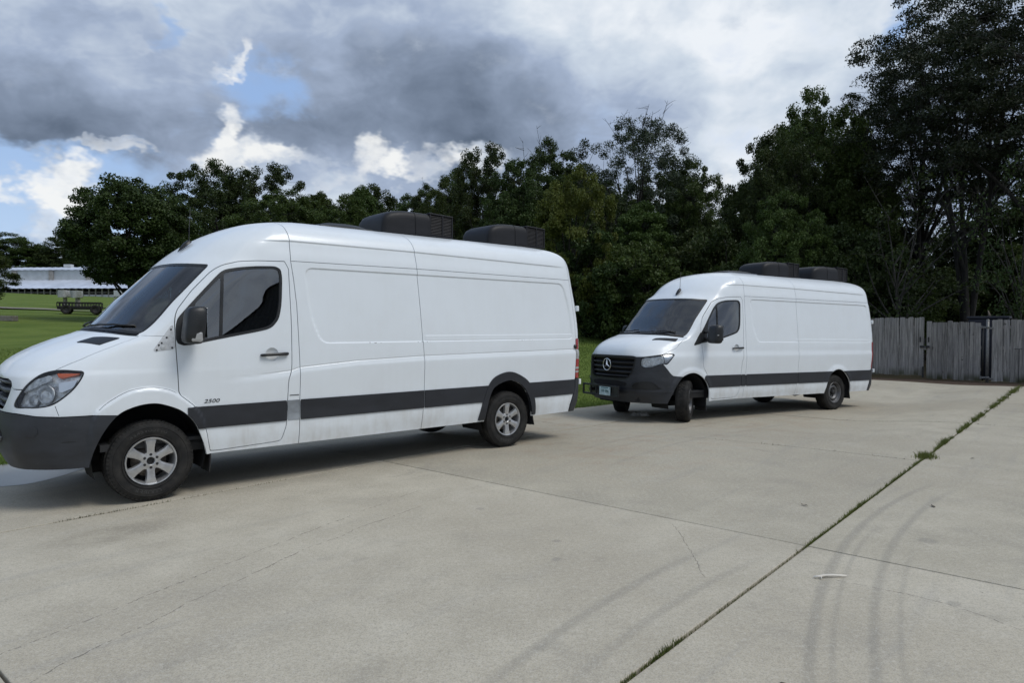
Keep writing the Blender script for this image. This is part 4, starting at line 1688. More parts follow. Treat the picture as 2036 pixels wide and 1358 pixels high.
def build_van(kind, loc, yaw, pitch, resx, resz):
    old = kind == 'old'
    cf = OLD if old else NEW
    van = empty('cargo_van', loc, (0, 0, 0))
    van.rotation_mode = 'XYZ'
    # yaw, then nose-up pitch about the van's own side axis
    van.rotation_euler = (Matrix.Rotation(yaw, 3, 'Z') @ Matrix.Rotation(-pitch, 3, 'Y')).to_euler()
    L = half_shell(cf, resx, resz, old)
    Rr = half_shell(cf, .06, .05, old)
    pm = MATS['white_paint' if old else 'white_paint_clean']
    dk = MATS['bumper_plastic']

    def both(k): return joined(L[k], mirrored(Rr[k]))
    body = surf_obj(both('body'), 'body', pm, van, thick=.022)
    # inner liner closes the gaps between the panels
    def lin(H, side=1):
        S = H['liner']
        dws, dw, dd, dg, dh = H['liner_d']
        S = clip(S, -dh(S) - .001)
        S = clip(S, -dg(S) - .001)
        m = np.minimum(-np.where(S.V[:, 1] > .4, dw(S), -1) - .0, 1)
        S = clip(S, m)
        return S
    surf_obj(joined(lin(Rr), mirrored(lin(Rr))), 'inner_shell', MATS['dark_liner'], van, off=-.024, flange=False)
    hood = surf_obj(both('hood'), 'hood', pm, van, thick=.02)
    surf_obj(both('cowl'), 'cowl_panel', MATS['black_plastic'], van, off=-.006)
    ws = surf_obj(both('windshield'), 'windshield', MATS['windscreen_glass'], van, off=-.003, thick=.006)
    surf_obj(both('windshield_border'), 'glass_border', MATS['black_plastic'], ws, off=-.0005, thick=.004)
    bump = surf_obj(both('bumper'), 'bumper', dk, van, off=.012, thick=.035)
    rbump = surf_obj(both('rear_bumper'), 'rear_bumper', dk, van, off=.012, thick=.03)
    # doors
    for H, mir in ((L, False), (Rr, True)):
        f = mirrored if mir else (lambda s: s)
        sd = -1 if mir else 1
        door = surf_obj(f(H['door']), 'front_door', pm, van)
        surf_obj(f(H['seal']), 'window_seal', MATS['black_plastic'], door, off=.003, thick=.02)
        surf_obj(f(H['glass1']), 'window_pane', MATS['side_glass'], door, off=-.006, flange=False)
        surf_obj(f(H['glass2']), 'quarter_pane', MATS['side_glass'], door, off=-.006, flange=False)
        hx, hz = cf['handle']
        hy = on_side(H['full'], hx, hz)
        b = MB()
        b.lathe([(0.0, .0705), (-.004, .066), (-.016, .050), (-.020, .02), (-.020, .0)], 28, 'Y')
        o = b.build('handle_recess', pm, door)
        o.location = (hx, sd * (hy - .001), hz)
        if mir: o.scale = (1, -1, 1)
        b = MB()
        b.tube([(.115, .004, -.004), (.108, .024, -.004), (.06, .030, -.002), (-.06, .032, .002), (-.12, .028, .004), (-.152, .022, .005), (-.160, .002, .005)], [.012, .015, .0155, .016, .018, .016, .012], 10)
        o = b.build('door_handle', MATS['black_plastic'], door)
        o.location = (hx - .002, sd * hy, hz)
        if mir: o.scale = (1, -1, 1)
        b = MB()
        b.lathe([(.043, .0), (.043, .009), (.040, .011)], 12, 'Y')
        o = b.build('lock', MATS['satin_chrome'], door)
        o.location = (hx - .112, sd * hy, hz + .003)
        if mir: o.scale = (1, -1, 1)
        if old:
            wm = wing_mirror(van, -.325, 1.135, 1.615, .35, .23, sd)
            b = MB()
            b.box((.006, sd * .083, -.105), (.115, .06, .105), Matrix.Rotation(radians(-14 * sd), 3, 'Z'), bevel=.025)
            b.build('indicator_lens', MATS['clear_lens'], wm)
        else:
            wm = wing_mirror(van, -.47, 1.165, 1.565, .335, .27, sd, tall=False)
            b = MB()
            b.box((.055, sd * .10, -.02), (.025, .07, .018), bevel=.006)
            b.build('indicator_lens', MATS['clear_lens'], wm)
        # mouldings
        mm = MATS['molding_plastic']
        for k, p in enumerate(H['mold']):
            if len(p.A) == 0: continue
            fad = old and k == 1
            surf_obj(f(p), 'side_molding', MATS['faded_plastic'] if fad else mm, van, off=.004 if fad else .012, thick=.014)
        if old:
            surf_obj(f(H['arch_trim']), 'wheel_arch_trim', MATS['molding_plastic'], van, off=.016, thick=.05)
        # tail lamp
        t = H['tail']
        if old:
            bands = ((1.43, 1.272, 'red_lens'), (1.272, 1.137, 'clear_lens'), (1.137, 1.022, 'red_lens'), (1.022, .992, 'clear_lens'), (.992, .966, 'red_lens'), (.966, .938, 'clear_lens'), (.938, .85, 'red_lens'))
        else:
            bands = ((1.43, .85, 'red_lens'),)
        tail = empty('tail_lamp', (0, 0, 0), parent=van)
        for a, b_, mn in bands:
            surf_obj(f(clip(t, np.minimum(a - t.V[:, 2], t.V[:, 2] - b_))), 'lens', MATS[mn], tail, off=.010, thick=.02)
        # head lamp
        lamp = empty('headlamp', (0, 0, 0), parent=van)
        S = f(H['lamp'])
        surf_obj(S, 'lens', MATS['lamp_lens'], lamp, off=.002, flange=False)
        surf_obj(f(clip(H['lamp'], .009 - H['lamp_d'](H['lamp']))), 'lens_edge', MATS['black_plastic'], lamp, off=.003, thick=.03)
        if old:
            inn = H['lamp']
            surf_obj(f(inn), 'reflector', MATS['lamp_inner'], lamp, off=-.050, flange=False)
            am = clip(inn, sd_poly(inn.xz, [(.705, 1.204), (.535, 1.198), (.69, 1.150)]))
            surf_obj(f(am), 'indicator', MATS['amber_plastic'], lamp, off=-.010, thick=.03)
            fin = clip(inn, sd_poly(inn.xz, [(.70, 1.12), (.565, 1.145), (.60, 1.075), (.70, 1.03)]))
            surf_obj(f(fin), 'chrome_fin', MATS['reflector_silver'], lamp, off=-.016, thick=.03)
            fin = clip(inn, sd_poly(inn.xz, [(.95, 1.03), (.86, 1.145), (.74, 1.195), (.74, 1.145), (.84, 1.09)]))
            surf_obj(f(fin), 'chrome_fin', MATS['lamp_inner'], lamp, off=-.012, thick=.03)
            for (x, z, r, nm) in ((.795, 1.015, .078, 'main_beam'), (.872, .967, .045, 'dipped_beam')):
                k = np.argmin((inn.V[:, 0] - x) ** 2 + (inn.V[:, 2] - z) ** 2)
                p, nn = inn.V[k], inn.N[k]
                b = MB()
                b.lathe([(-.006, r + .006), (.006, r + .004), (.006, r - .004), (-.012, r - .010), (-.030, r * .6), (-.036, 0)], 32, 'Y')
                o = b.build(nm, MATS['reflector_silver'], lamp, auto=40)
                dirv = Vector((nn[0] * .8 + .35, nn[1] * sd, nn[2] * .3)).normalized()
                o.rotation_euler = dirv.to_track_quat('Y', 'Z').to_euler()
                o.location = (p[0] - nn[0] * .022, sd * (p[1] - nn[1] * .022), p[2])
        else:
            inn = H['lamp']
            surf_obj(f(inn), 'reflector', MATS['lamp_inner'], lamp, off=-.045, flange=False)
            am = clip(inn, sd_poly(inn.xz, [(.44, 1.03), (.40, 1.09), (.33, 1.16), (.30, 1.20), (.36, 1.10), (.44, 1.0)]))
            surf_obj(f(am), 'indicator', MATS['amber_plastic'], lamp, off=-.004, thick=.02)
            wh = clip(inn, np.minimum(.50 - inn.V[:, 0], inn.V[:, 2] - 1.06 - (.44 - inn.V[:, 0]) * .3))
            surf_obj(f(wh), 'chrome_fin', MATS['reflector_silver'], lamp, off=-.012, thick=.02)
            for (x, z, r, nm) in ((.60, 1.10, .062, 'main_beam'), (.735, 1.065, .058, 'dipped_beam')):
                k = np.argmin((inn.V[:, 0] - x) ** 2 + (inn.V[:, 2] - z) ** 2)
                p, nn = inn.V[k], inn.N[k]
                b = MB()
                b.lathe([(-.006, r + .006), (.006, r + .004), (.006, r - .004), (-.012, r - .010), (-.030, r * .6), (-.036, 0)], 24, 'Y')
                o = b.build(nm, MATS['reflector_silver'], lamp, auto=40)
                dirv = Vector((nn[0] * .8 + .35, nn[1] * sd, nn[2] * .3)).normalized()
                o.rotation_euler = dirv.to_track_quat('Y', 'Z').to_euler()
                o.location = (p[0] - nn[0] * .022, sd * (p[1] - nn[1] * .022), p[2])
        for wx in (0.0 if old else -.03, -4.325):
            wheel_well(van, wx, sd, .475 if wx > -1 else .46)
    # grille
    gr = empty('grille', (.95, 0, 1.0), parent=van)
    gx = lambda y: float(np.interp(abs(y), [0, .35, .62], (1.045, 1.032, .955) if old else (1.005, .978, .885)))
    b = MB()
    zz = (.86, 1.16) if old else (.735, 1.17)
    V, F = [], []
    ys = np.linspace(-.60, .60, 13)
    for z in zz:
        for y in ys: V.append((gx(y) - .07 - .95, y, z - 1.0))
    for k in range(12): F.append((k, k + 1, 14 + k, 13 + k))
    b.add(V, F)
    b.build('grille_back', MATS['dark_liner'], gr)
    if old:
        bars = [(1.115, .53, .030), (1.045, .52, .046), (.955, .47, .046), (.895, .41, .020)]
    else:
        bars = [(1.125, .585, .034), (1.045, .575, .040), (.962, .56, .040), (.880, .53, .040), (.805, .46, .034)]
    for z, hw, hh in bars:
        b = MB()
        V, F = [], []
        m = 17
        prof = [(-.05, -hh * .5), (-.004, -hh * .42), (.004, 0.0), (-.006, hh * .4), (-.05, hh * .5)]
        for i in range(m):
            y = -hw + 2 * hw * i / (m - 1)
            for (dx, dz) in prof: V.append((gx(y) + dx - .012 - .95, y, z + dz - 1.0))
        for i in range(m - 1):
            for k in range(4): F.append((i * 5 + k, i * 5 + k + 1, i * 5 + 6 + k, i * 5 + 5 + k))
        b.add(V, F, True)
        b.build('grille_bar', MATS['grille_grey' if old else 'grille_black'], gr, auto=40)
    if not old:
        sf = both('grille_open')
        gp = chaikin([(-.60, 1.162), (.60, 1.162), (.63, 1.12), (.575, .87), (.49, .765), (.38, .742), (-.38, .742), (-.49, .765), (-.575, .87), (-.63, 1.12)], 2)
        d = sd_poly(np.stack([sf.V[:, 1], sf.V[:, 2]], 1), gp)
        o = surf_obj(clip(sf, .026 - d), 'grille_surround', MATS['black_plastic'], gr, off=.010, thick=.04)
        o.location = (-.95, 0, -1.0)
    star_emblem(gr, (gx(0) + .022 - .95, 0, (1.02 if old else 1.0) - 1.0), .105, 0.0)
    # engine bay blocker
    b = MB()
    b.box((.45, 0, .95), (.55, 1.2, .62))
    b.build('engine_block', MATS['dark_liner'], van)
    # bonnet vents
    for sd in (-1, 1):
        hs = L['hood']
        u = hs.V
        if old:
            pl = [(.50, .60), (.36, .72), (.14, .62), (.30, .36)]
            pl = [(.47, .28), (.345, .44), (.175, .66), (.325, .56)]
            q = [(.53, .60), (.39, .60), (.20, .78), (.37, .78)]
        else:
            q = [(.54, .60), (.42, .61), (.09, .83), (.19, .865)]
        d = sd_poly(hs.V[:, :2], np.array(q))
        p = clip(hs, d)
        if len(p.A): surf_obj(p if sd > 0 else mirrored(p), 'hood_vent', MATS['black_plastic'], hood, off=.004, thick=.006)
    # wipers lie along the foot of the glass
    W = L['windshield']

    def wsp(u, v):
        k = np.argmin((W.U[:, 0] - u) ** 2 + ((W.U[:, 1] - v)) ** 2)
        return W.V[k] + W.N[k] * .02
    v9 = W.U[:, 1].min()
    for (u0, u1, s0, s1, dv) in ((.10, .74, 1, 1, .06), (.62, -.02, -1, -1, .055)):
        pts = []
        for t in np.linspace(0, 1, 8):
            u = u0 + (u1 - u0) * t
            p = wsp(abs(u), v9 + .02 + dv * t)
            pts.append((p[0], s0 * u if s0 < 0 else u, p[2]))
        wiper(van, 'wiper', pts, 0)
    # mud flaps
    for sd in (1, -1):
        if old:
            mud_flap(van, -.445, sd * .70, sd * .955, .64, .20, -.055, .035)
            mud_flap(van, -4.765, sd * .68, sd * .955, .60, .25, -.03, -.02)
        else:
            mud_flap(van, -.55, sd * .66, sd * .93, .66, .17, .03, -.02)
            mud_flap(van, -4.80, sd * .68, sd * .955, .60, .22, -.06, -.01)
    underbody(van)
    cabin(van, cf['cab_dx'])
    # wheels
    st = 0.0 if old else radians(36)
    wx = 0.0 if old else -.06
    knd = 'alloy' if old else 'steel'
    wy = .842
    for x, a in ((wx, st), (-4.325, 0.0)):
        for sd in (1, -1):
            w, ty = make_wheel(van, knd, (x, sd * wy, .368), a, side=sd, detail=(old and sd > 0))
            if old and sd > 0:
                arc_text('COOPER', w, .283, .1195, -pi / 2 + .12, .040, MATS['tyre_lettering'], True)
                arc_text('DISCOVERER', w, .287, .1195, pi / 2 - .1, .034, MATS['tyre_lettering'])
    if old:
        antenna(van, (-.525, .20, 2.438), radians(40), .30)
        roof_vent(van, -1.98, -2.62)
        roof_air_conditioner(van, -2.80, -3.86)
        roof_air_conditioner(van, -4.52, -5.58)
        me = text_mesh('2500', .062, .003, .25)
        o = link('badge', me, MATS['badge_grey'], van)
        y = on_side(L['full'], -.52, .887)
        o.matrix_local = Matrix.Translation((-.52, y + .002, .888)) @ Matrix(((-1, 0, 0, 0), (0, 0, 1, 0), (0, 1, 0, 0), (0, 0, 0, 1))) @ Matrix.Diagonal((1.15, .80, 1, 1))
        # bare bracket ahead of the mirror, with its screws
        fs = L['body']
        p = clip(fs, np.where(fs.V[:, 1] > .5, sd_poly(fs.xz, chaikin([(-.015, 1.372), (-.205, 1.635), (-.210, 1.392)], 2, .08)), -1))
        if len(p.A):
            br = surf_obj(p, 'mirror_bracket', MATS['bracket_grey'], van, off=.004, thick=.006)
            for (x, z) in ((-.055, 1.385), (-.10, 1.45), (-.145, 1.50), (-.185, 1.575), (-.185, 1.405), (-.075, 1.43)):
                b = MB()
                b.lathe([(.012, 0), (.012, .006), (.004, .009)], 10, 'Y')
                o = b.build('screw', MATS['black_plastic'], br)
                o.location = (x, on_side(L['full'], x, z), z)
            b = MB()
            b.lathe([(.010, .0), (.010, .020), (.004, .026)], 16, 'Y')
            o = b.build('grommet', MATS['bracket_grey'], br)
            o.location = (-.11, on_side(L['full'], -.11, 1.405), 1.405)
        for (x, z, rr_) in ((-5.60, 1.315, .030),):
            b = MB()
            b.lathe([(.022, .0), (.022, rr_ * .8), (.0, rr_)], 18, 'Y')
            o = b.build('side_buffer', MATS['black_plastic'], van)
            o.location = (x, on_side(L['full'], x, z), z)
        b = MB()
        b.box((0, 0, 0), (.10, .004, .008))
        o = b.build('marker_strip', MATS['badge_grey'], van)
        o.location = (-1.345, on_side(L['full'], -1.345, .892) + .002, .892)
        # bumper fittings: tow-eye cap and lower air intake
        bs = L['bumper']
        p = clip(bs, np.where(bs.V[:, 1] > .3, np.minimum(.047 - np.hypot(bs.V[:, 0] - .885, (bs.V[:, 2] - .715) * .95), 1), -1))
        if len(p.A): surf_obj(p, 'tow_cap', dk, bump, off=.016, thick=.006)
        p = clip(joined(bs, mirrored(Rr['bumper'])), np.zeros(1))if False else None
        bb = both('bumper')
        p = clip(bb, np.where(bb.V[:, 0] > .7, sd_poly(bb.yz, chaikin([(-.46, .56), (.46, .56), (.52, .76), (-.52, .76)], 2)), -1))
        surf_obj(p, 'intake', MATS['dark_liner'], bump, off=.0135, thick=.004)
        p2 = clip(p, np.minimum(p.V[:, 2] - .585, .655 - p.V[:, 2]))
        surf_obj(p2, 'intake_bar', MATS['faded_plastic'], bump, off=.030, thick=.02)
        p = clip(bs, np.where(bs.V[:, 1] > .5, np.minimum(.004 - np.abs(bs.V[:, 2] - (.628 - (bs.V[:, 0] - .45) * .06)), np.minimum(.70 - bs.V[:, 0], bs.V[:, 0] - .44)), -1))
        if len(p.A): surf_obj(p, 'crease_line', MATS['black_plastic'], bump, off=.0135, thick=.003)
    else:
        antenna(van, (-.43, .30, 2.352), radians(42), .26)
        roof_vent(van, -1.80, -2.55, silver=True)
        roof_air_conditioner(van, -2.78, -3.90)
        roof_air_conditioner(van, -4.42, -5.62)
        # triangular mirror foot on the wing
        fs = L['body']
        p = clip(fs, np.where(fs.V[:, 1] > .5, sd_poly(fs.xz, chaikin([(-.155, 1.355), (-.365, 1.60), (-.40, 1.60), (-.37, 1.40)], 1, .1)), -1))
        if len(p.A): surf_obj(p, 'mirror_foot', MATS['black_plastic'], van, off=.006, thick=.01)
        bb = both('bumper')
        p = clip(bb, np.where(bb.V[:, 0] > .6, sd_poly(bb.yz, chaikin([(-.50, .725), (.50, .725), (.42, .615), (-.42, .615)], 1)), -1))
        surf_obj(p, 'intake', MATS['dark_liner'], bump, off=.014, thick=.004)
        bs = L['bumper']
        fog = chaikin([(.56, .70), (.74, .752), (.86, .735), (.925, .61), (.90, .60), (.78, .575), (.54, .60)], 2)
        for sd in (1, -1):
            d = sd_poly(bs.yz, fog)
            p = clip(bs, np.where(bs.V[:, 0] > .3, d, -1))
            if len(p.A):
                surf_obj(p if sd > 0 else mirrored(p), 'fog_recess', MATS['black_plastic'], bump, off=.0135, thick=.003)
                q = clip(p, np.minimum(.014 - sd_poly(p.yz, fog), p.V[:, 2] - .62))
                if len(q.A): surf_obj(q if sd > 0 else mirrored(q), 'fog_brow', dk, bump, off=.024, thick=.012)
        # chin ledge
        p = clip(bb, np.where(bb.V[:, 0] > .35, np.minimum(bb.V[:, 2] - .545, .585 - bb.V[:, 2]), -1))
        if len(p.A): surf_obj(p, 'chin_ledge', dk, bump, off=.026, thick=.014)
        # bar and number plate carried ahead of the bumper
        bar = empty('plate_bar', (1.09, -.10, .53), parent=van)
        b = MB()
        b.box((0, 0, .085), (.03, 1.02, .035), bevel=.006)
        b.box((0, 0, -.085), (.03, 1.02, .035), bevel=.006)
        for y in (-.50, -.28, -.12, .22, .36, .49):
            b.box((-.003, y, 0), (.028, .03, .17), bevel=.004)
        b.box((-.004, .43, 0), (.02, .13, .165), bevel=.004)
        b.build('bar_frame', MATS['black_plastic'], bar)
        b = MB()
        for y in (-.3, .3):
            b.box((-.10, y, 0), (.2, .05, .06))
        b.build('bracket', MATS['black_plastic'], bar)
        pl = empty('number_plate', (1.115, .055, .525), parent=van)
        b = MB()
        b.box((0, 0, 0), (.004, .305, .152), bevel=.0015)
        b.build('plate', MATS['plate_paint'], pl)
        me = text_mesh('10B 0R6', .088, .0012)
        o = link('registration', me, MATS['plate_ink'], pl)
        o.matrix_local = Matrix.Translation((.0035, 0, .0)) @ Matrix(((0, 0, 1, 0), (1, 0, 0, 0), (0, 1, 0, 0), (0, 0, 0, 1))) @ Matrix.Diagonal((.72, .82, 1, 1))
        b = MB()
        b.box((.0028, 0, .058), (.0008, .20, .016))
        b.build('state_band', MATS['plate_band'], pl)
        b = MB()
        b.box((.0028, .135, .052), (.0015, .02, .02))
        b.build('sticker', MATS['plate_ink'], pl)
        # papers and a folded cloth on the dashboard
        b = MB()
        b.box((.05, .42, 1.475), (.20, .27, .012), Matrix.Rotation(radians(12), 3, 'Y'))
        b.build('paper', MATS['paper_white'], van)
        b = MB()
        b.box((-.05, -.25, 1.50), (.26, .40, .07), Matrix.Rotation(radians(8), 3, 'Y'), bevel=.03)
        b.build('folder', MATS['folder_teal'], van)
    # rear door hinges
    for z in (1.87, .80):
        b = MB()
        b.box((-5.715, .900 if z > 1 else .945, z), (.045, .05, .08), bevel=.01)
        b.build('rear_hinge', pm, van)
    return van, L


def lamp_inner_material():
    m, T, b = mat('lamp_inner')
    tc = T.node('ShaderNodeTexCoord').outputs['Object']
    f, _ = T.noise(tc, 22.0, 3, 0.6)
    v = T.node('ShaderNodeTexVoronoi')
    T.l.new(tc, v.inputs['Vector'])
    v.inputs['Scale'].default_value = 26
    c = T.mix(T.smooth(f, .45, .66), (.95, .96, .97), (.74, .75, .77))
    T.l.new(c, b.inputs['Base Color'])
    b.inputs['Metallic'].default_value = 0.15
    b.inputs['Roughness'].default_value = 0.3
    T.l.new(T.bump(v.outputs['Distance'], .6, .02), b.inputs['Normal'])


lamp_inner_material()
_keep = MATS['white_paint']
paint_material()
MATS['white_paint'].name = 'white_paint_clean'
MATS['white_paint_clean'] = MATS['white_paint']
MATS['white_paint'] = _keep
plastic_material('grille_grey', (.055, .060, .068), .45, .3)
plastic_material('grille_black', (.005, .0052, .006), .5, .3)
simple('bracket_grey', (.48, .50, .52), .6, var=.15, scale=30)
simple('plate_paint', (.42, .55, .58), .45, var=.15, scale=10)
simple('plate_ink', (.03, .10, .10), .5)
simple('plate_band', (.03, .13, .16), .5)
simple('folder_teal', (.20, .36, .38), .7, var=.2)

V1_LOC = (-3.926, 6.932, 0.0)
V1_YAW = radians(-138.56)
V2_LOC = (2.583, 12.864, -0.086)
V2_YAW = radians(-148.60)
V2_PITCH = radians(0.73)
van1, L1 = build_van('old', V1_LOC, V1_YAW, 0.0, .017, .016)
tag(van1, 'white high-roof cargo van with alloy wheels and 2500 badge, parked nearer', 'van', 'white cargo vans')
van2, L2 = build_van('new', V2_LOC, V2_YAW, V2_PITCH, .03, .022)
tag(van2, 'white high-roof cargo van with black star-emblem grille and steered front wheels, parked behind', 'van', 'white cargo vans')
# ------------------------------------------------------------------ the ground
AX = np.array((0.65257419, 0.75772484))     # along the long joints
BX = np.array((-0.75772484, 0.65257419))    # across them


def ab(x, y): return x * AX[0] + y * AX[1], x * BX[0] + y * BX[1]


def xy(a, b): return a * AX[0] + b * BX[0], a * AX[1] + b * BX[1]


def edge_b(a): return np.interp(a, [-12, 2.3, 12, 24], [10.4, 9.62, 8.15, 8.05])


_F2 = np.array((-0.8536, -0.5210))           # forward direction of the farther van


def pad_z(x, y):
    """the slab field dips gently where the farther van stands"""
    x, y = np.asarray(x, float), np.asarray(y, float)
    al = np.clip((x - 2.583) * _F2[0] + (y - 12.864) * _F2[1], -6.8, 3.0)
    pl = -0.086 + 0.01276 * al
    w = sstep(y, 8.9, 11.6) * (1 - sstep(y, 16.6, 20.5)) * sstep(x * BX[0] + y * BX[1], 1.65, 3.7)
    return pl * w


def ground_z(x, y):
    x, y = np.asarray(x, float), np.asarray(y, float)
    a, b = ab(x, y)
    t = b - edge_b(a)
    k = np.interp(x, [-18, -2], [.054, .112])
    rise = k * np.where(t > 0, np.sqrt(t * t + 1.5) - 1.2247, 0)
    rise = rise * (1 - sstep(a, 60, 140) * .0)
    base = pad_z(x, y) - .012
    # below the slabs
    ins = sstep(-t, .05, .30) * (1 - sstep(a, 22.4, 22.85))
    rough = .018 * np.sin(x * 1.3 + 1.7 * np.sin(y * .7)) + .014 * np.sin(y * 1.9 + x * .6)
    return base + rise + np.where(t > 0, rough * sstep(t, .2, 2.0), 0) - .13 * ins


def ground_material():
    m, T, b = mat('lawn_soil')
    g = T.node('ShaderNodeNewGeometry')
    p = g.outputs['Position']
    x, y, z = T.sep(p)
    a = T.math('ADD', T.math('MULTIPLY', x, AX[0]), T.math('MULTIPLY', y, AX[1]))
    bb = T.math('ADD', T.math('MULTIPLY', x, BX[0]), T.math('MULTIPLY', y, BX[1]))
    n1, _ = T.noise(p, .35, 5, .6)
    n2, _ = T.noise(p, 7.0, 5, .65)
    n3, _ = T.noise(p, 60.0, 3, .7)
    gr = T.mix(T.smooth(n1, .35, .68), (.090, .138, .026), (.135, .185, .040))
    gr = T.mix(T.math('MULTIPLY', T.smooth(n2, .45, .75), .55), gr, (.17, .185, .055))
    gr = T.mix(T.math('MULTIPLY', T.smooth(n3, .4, .7), .3), gr, (.026, .048, .009))
    soil = T.mix(T.smooth(n2, .35, .7), (.072, .050, .038), (.115, .088, .068))
    dirt = T.mix(T.smooth(n1, .4, .6), (.028, .024, .016), (.050, .045, .026))
    n5 = T.math('ADD', a, T.math('MULTIPLY', T.math('SUBTRACT', n2, .5), .5))
    f = T.math('MULTIPLY', T.smooth(n5, 22.3, 22.6), T.smooth(bb, 8.6, 8.0))
    c = T.mix(f, gr, soil)
    f2 = T.math('MULTIPLY', T.smooth(n5, 23.6, 24.6), T.smooth(bb, 9.6, 8.6))
    c = T.mix(f2, c, dirt)
    T.l.new(c, b.inputs['Base Color'])
    b.inputs['Roughness'].default_value = .95
    b.inputs['Specular IOR Level'].default_value = .1
    T.l.new(T.bump(T.math('ADD', n2, T.math('MULTIPLY', n3, .5)), .8, .05), b.inputs['Normal'])


def concrete_material():
    m, T, b = mat('concrete')
    g = T.node('ShaderNodeNewGeometry')
    p = g.outputs['Position']
    oi = T.node('ShaderNodeObjectInfo')
    x, y, z = T.sep(p)
    wn, wc = T.noise(p, 1.7, 4, .6)
    wob = T.math('MULTIPLY', T.math('SUBTRACT', wn, .5), .16)
    fn, fc = T.noise(p, 16.0, 3, .6)
    wob2 = T.math('MULTIPLY', T.math('SUBTRACT', fn, .5), .05)
    a = T.math('ADD', T.math('MULTIPLY', x, AX[0]), T.math('MULTIPLY', y, AX[1]))
    bb = T.math('ADD', T.math('MULTIPLY', x, BX[0]), T.math('MULTIPLY', y, BX[1]))
    n1, _ = T.noise(p, .32, 4, .55)
    n2, _ = T.noise(p, 2.3, 6, .62)
    n3, _ = T.noise(p, 95.0, 3, .7)
    n4, _ = T.noise(p, 170.0, 2, .6)
    st, _ = T.noise(T.vmath('MULTIPLY', T.comb(a, bb, 0.0), (.22, 2.6, 1.0)), 1.6, 5, .6)
    c = T.mix(T.smooth(n2, .30, .72), (.430, .386, .298), (.520, .472, .372))
    c = T.mix(T.math('MULTIPLY', T.smooth(n1, .40, .64), .60), c, (.370, .325, .245))
    m5, _ = T.noise(p, .9, 6, .68)
    c = T.mix(T.math('MULTIPLY', T.smooth(m5, .50, .70), .45), c, (.32, .29, .235))
    c = T.mix(T.math('MULTIPLY', T.smooth(m5, .46, .30), .30), c, (.54, .50, .42))
    c = T.mix(T.math('MULTIPLY', T.smooth(st, .52, .74), .30), c, (.27, .26, .24))
    # each slab weathered to its own tone
    c = T.mix(1.0, c, oi.outputs['Color'], 'MULTIPLY')
    # rusty brown wash near the stands of the vans
    br = T.math('MULTIPLY', T.smooth(n2, .42, .70), T.math('MULTIPLY', T.smooth(bb, 2.4, 4.6), T.smooth(a, 5.0, 7.0)))
    br = T.math('MULTIPLY', br, T.smooth(a, 19.0, 15.0))
    c = T.mix(T.math('MULTIPLY', br, .55), c, (.30, .225, .15))
    oil = T.math('MULTIPLY', T.smooth(T.math('ADD', T.math('POWER', T.math('DIVIDE', T.math('SUBTRACT', a, 1.95), .55), 2.0), T.math('POWER', T.math('DIVIDE', T.math('SUBTRACT', bb, 5.75), .28), 2.0)), 1.4, .1), T.smooth(n2, .35, .62))
    c = T.mix(T.math('MULTIPLY', oil, .60), c, (.20, .175, .13))
    s7, _ = T.noise(p, 1.25, 5, .55, 1.2)
    c = T.mix(T.math('MULTIPLY', T.smooth(s7, .60, .72), .38), c, (.235, .215, .175))
    # rubber marks: gentle bends left by turning tyres
    marks = None
    for (a0, b0, k, w, lo, hi, amt) in ((3.7, 2.16, .053, .045, 1.6, 5.2, .34), (3.5, 1.84, .063, .040, 2.0, 5.15, .28), (6.2, 1.43, .050, .040, 2.6, 8.4, .40),
                                        (6.4, 1.16, .046, .036, 2.6, 8.2, .36), (6.25, 1.34, .050, .022, 2.6, 6.4, .26), (6.4, 1.02, .044, .022, 2.6, 6.0, .22), (9.5, 5.2, .02, .05, 6.5, 14, .22), (9.0, 4.4, .025, .05, 6.0, 13, .18)):
        da = T.math('SUBTRACT', a, a0)
        q = T.math('ADD', T.math('SUBTRACT', bb, b0), T.math('MULTIPLY', T.math('MULTIPLY', da, da), k))
        q = T.math('ABSOLUTE', T.math('ADD', q, T.math('MULTIPLY', wob, .10)))
        f = T.math('MULTIPLY', T.smooth(q, w * 1.25, w * .2), T.math('MULTIPLY', T.smooth(a, lo, lo + 1.0), T.smooth(a, hi, hi - 1.2)))
        f = T.math('MULTIPLY', f, amt * .85)
        marks = f if marks is None else T.math('MAXIMUM', marks, f)
    marks = T.math('MULTIPLY', marks, T.smooth(n2, .18, .6, .55, 1.0))
    c = T.mix(marks, c, (.12, .118, .112))
    # hairline cracks
    crack = None

    def addcrack(dist, lo, hi, var, w, dens):
        nonlocal crack
        f = T.smooth(T.math('ABSOLUTE', dist), w, w * .4)
        f = T.math('MULTIPLY', f, T.math('MULTIPLY', T.smooth(var, lo, lo + .05), T.smooth(var, hi, hi - .3)))
        f = T.math('MULTIPLY', f, T.smooth(fn, dens, dens + .08))
        crack = f if crack is None else T.math('MAXIMUM', crack, f)
    for (A0, b0, s, q, lo, hi, w, dens) in ((.86, 4.02, .33, -.014, .0, 4.6, .006, .44), (.88, 3.61, .45, -.045, .0, 4.2, .006, .42), (4.13, 1.93, .75, 0, 4.05, 5.14, .0045, .36)):
        da = T.math('SUBTRACT', a, A0)
        f = T.math('ADD', T.math('ADD', T.math('MULTIPLY', da, s), b0), T.math('MULTIPLY', T.math('MULTIPLY', da, da), q))
        addcrack(T.math('ADD', T.math('SUBTRACT', bb, f), T.math('ADD', T.math('MULTIPLY', wob, .8), wob2)), lo, hi, a, w, dens)
    db = T.math('SUBTRACT', bb, .98)
    addcrack(T.math('ADD', T.math('ADD', T.math('SUBTRACT', a, 4.6), T.math('MULTIPLY', T.math('MULTIPLY', db, db), .35)), T.math('ADD', wob, wob2)), -1.0, 1.5, bb, .005, .40)
